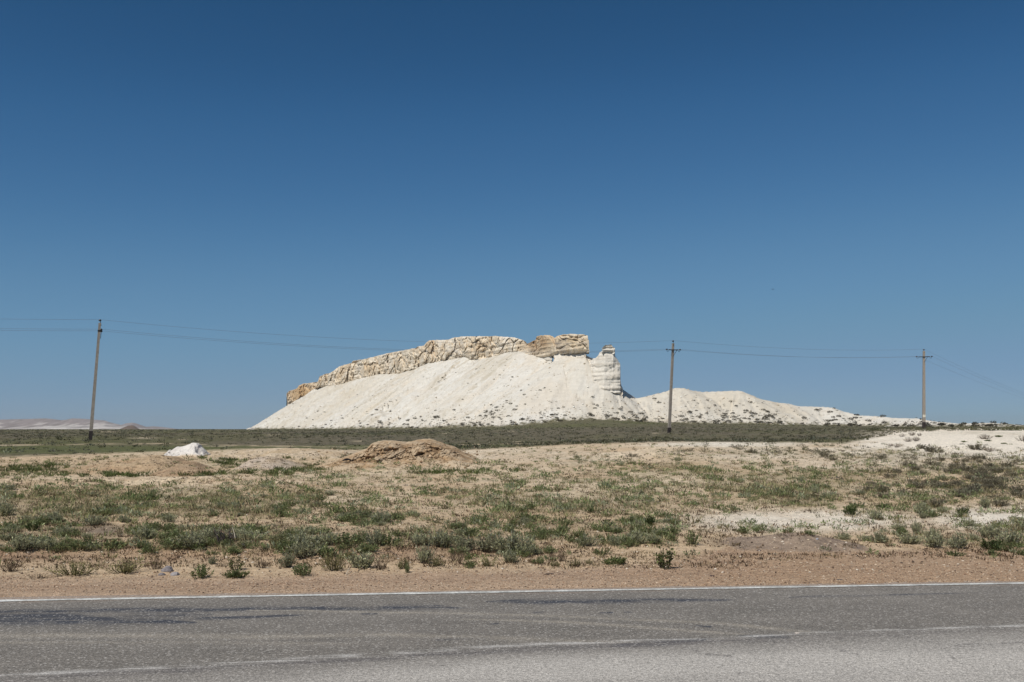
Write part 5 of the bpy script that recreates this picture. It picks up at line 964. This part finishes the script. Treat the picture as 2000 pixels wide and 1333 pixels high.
link('rubble', mesh_np('rubble', V.reshape(-1, 3), (fc[None] + (np.arange(nn) * 6)[:, None, None]).reshape(-1, 3), np.repeat(pal, 6, 0), smooth=False), FOLSTONE, label='fallen pale rubble on the white slope', category='rubble', kind='stuff')
pebbles('dark_crumbs', 1800, (862, 915), .05, .22, [(.36, .25, .15), (.48, .36, .24), (.22, .14, .08)], 'lumps of dirt on the mounds', 603, lambda p, r, u: (p > 600) & (p < 940) & (r > 866))
# dead stump with twigs
x, y, z = [float(v[0]) for v in hit(440, 1062)]; st_ = empty('dead_stump', (x, y, z), label='black dead shrub stump at the lip of the bank, left', category='stump'); rg = rnd(88); m = MB(); m2 = MB()
for i in range(16):
    a = rg.uniform(0, 6.28); L_ = rg.uniform(.08, .26); r_ = rg.uniform(.0, .08); p0 = np.array([math.cos(a) * r_, math.sin(a) * r_, -.03]); d = np.array([math.cos(a) * .5 + rg.normal() * .2, math.sin(a) * .5, 1.0]); pts = [p0]
    for k in range(5): pts.append(pts[-1] + d * L_ / 5 * .9 + rg.normal(size=3) * .018)
    m.tube(pts, np.linspace(.024, .006, 6), 5)
    e = pts[3]
    for q in range(2): m2.tube([e, e + rg.normal(size=3) * .05 + [0, 0, .05], e + rg.normal(size=3) * .09 + [0, 0, .08]], [.004, .003, .0015], 3)
link('trunk', m.mesh('trunk'), WOOD, st_); link('twigs', m2.mesh('twigs'), WOOD, st_)
def twig(pts, label, r=.006, mat=PALEWOOD):
    P = [np.array([float(v[0]) for v in hit(p, r_)]) + [0, 0, h] for p, r_, h in pts]; m = MB(); m.tube(P, np.linspace(r, r * .5, len(P)), 5); link('twig', m.mesh('twig'), mat, label=label, category='twig')
twig([(459, 1064, .10), (457, 1062, .16), (454, 1060, .22), (453.5, 1060, .27), (452, 1060, .28)], 'pale crooked twig sticking up right of the dead stump', .005)
twig([(488, 1064, .03), (494, 1063, .05), (499, 1064, .01)], 'dark broken twig right of the upright grey stone', .007, WOOD); twig([(676, 1124, .01), (681, 1119, .05), (683, 1118, .06)], 'pale bent chip of wood at the gravel edge under the olive clump', .006)
twig([(738, 1084, .02), (762, 1083, .05), (776, 1088, .02)], 'dark crooked twig on the bank right of centre left bushes', .006, WOOD); twig([(955, 1086, .02), (968, 1090, .03), (980, 1100, .01)], 'thin dark root hanging on the bank under the blue-grey clump', .006, WOOD)
# crow pecking on the left flank of the big mound
x, y, z = [float(v[0]) for v in hit(676, 904)]; s = y / 1952.; z = float(zrow(904, y)) + .02; cr = empty('crow', (x, y, z), label='black crow with its head lowered, on the left flank of the big dirt mound', category='bird')
def loft(path, rad, wid=1.0, sides=10):
    V, F = tube(path, rad, sides); V = np.array(V); V[:, 1] *= wid; m = MB(); m.add(V, F); return m
body = loft([(-7 * s, 0, 3.2 * s), (-5 * s, 0, 3.8 * s), (-2 * s, 0, 4.8 * s), (1.5 * s, 0, 5.3 * s), (4 * s, 0, 5.4 * s), (5.6 * s, 0, 5.2 * s), (7 * s, 0, 4.7 * s), (8.2 * s, 0, 3.7 * s), (8.8 * s, 0, 2.6 * s)], np.array([.5, 1.1, 1.9, 2.3, 1.9, 1.35, 1.3, 1.25, .7]) * s, .9)
link('body', body.mesh('body', True), FEATH, cr)
m = MB(); m.tube([(8.7 * s, 0, 2.9 * s), (8.6 * s, 0, 1.9 * s), (8.2 * s, 0, 1.0 * s)], np.array([.6, .4, .08]) * s, 6); link('beak', m.mesh('beak', True), GLASSY, cr)
m = MB(); m.prism([[(a * s, b * s, c * s) for a, b, c in ((-4.5, -.9, 3.7), (-4.5, .9, 3.7), (-4.5, .9, 4.3), (-4.5, -.9, 4.3))], [(a * s, b * s, c * s) for a, b, c in ((-11.8, -.8, .4), (-11.8, .8, .4), (-11.8, .8, .9), (-11.8, -.8, .9))]]); link('tail', m.mesh('tail'), FEATH, cr)
for sd_ in (-1, 1):
    m = MB(); m.prism([[(a * s, (b + 1.75) * sd_ * s, c * s) for a, b, c in q] for q in ([(4, -.2, 5.0), (4, .25, 5.0), (4, .25, 6.2), (4, -.2, 6.2)], [(0, -.1, 3.7), (0, .5, 3.7), (0, .4, 6.4), (0, -.1, 6.4)], [(-5, -.8, 3.0), (-5, -.4, 3.0), (-5, -.4, 4.6), (-5, -.8, 4.6)], [(-9, -1.2, 1.9), (-9, -1.0, 1.9), (-9, -1.0, 2.4), (-9, -1.2, 2.4)])]); link('wing', m.mesh('wing'), FEATH, cr)
    m = MB(); m.tube([(1.5 * s, .8 * sd_ * s, 3.4 * s), (.2 * s, .9 * sd_ * s, 1.8 * s), (.6 * s, .9 * sd_ * s, -.1 * s), (2.0 * s, 1.0 * sd_ * s, -.2 * s)], np.array([.55, .25, .2, .15]) * s, 5); link('leg', m.mesh('leg', True), FEATH, cr)
# tiny bird in the sky
bd = empty('flying_bird', (float(xpx(1509.5, 565.5, 150.)), 150., float(zrow(565.5, 150.))), label='tiny dark bird flying high in the blue sky, right of centre', category='bird')
m = loft([(-.16, 0, 0), (-.08, 0, .01), (0, 0, .015), (.08, 0, .01), (.15, 0, 0)], [.01, .035, .045, .03, .008]); link('body', m.mesh('body', True), FEATH, bd)
for sd_ in (-1, 1):
    m = MB(); m.prism([[(.06, .02 * sd_, 0), (-.05, .02 * sd_, 0), (-.05, .02 * sd_, .012), (.06, .02 * sd_, .012)], [(.05, .14 * sd_, .05), (-.05, .14 * sd_, .05), (-.05, .14 * sd_, .06), (.05, .14 * sd_, .06)], [(-.04, .30 * sd_, .02), (-.07, .30 * sd_, .02), (-.07, .30 * sd_, .026), (-.04, .30 * sd_, .026)]]); link('wing', m.mesh('wing'), FEATH, bd)
bd.rotation_euler.z = R(35)

# ------------------------------------------------------------------ air
hb = MB(); hb.box((0, 2600, 28.5), (20500, 5500, 61)); hm = bpy.data.materials.new('haze'); hm.use_nodes = True; ht = hm.node_tree; ht.nodes.clear(); ho = ht.nodes.new('ShaderNodeOutputMaterial'); hv = ht.nodes.new('ShaderNodeVolumePrincipled')
hv.inputs['Color'].default_value = (.86, .90, .96, 1); hv.inputs['Density'].default_value = HAZE; hv.inputs['Anisotropy'].default_value = .2; ht.links.new(hv.outputs[0], ho.inputs['Volume'])
if HAZE > 0: link('haze', hb.mesh('haze'), hm, kind='stuff', label='thin blue air between the road and the far hills', category='haze')
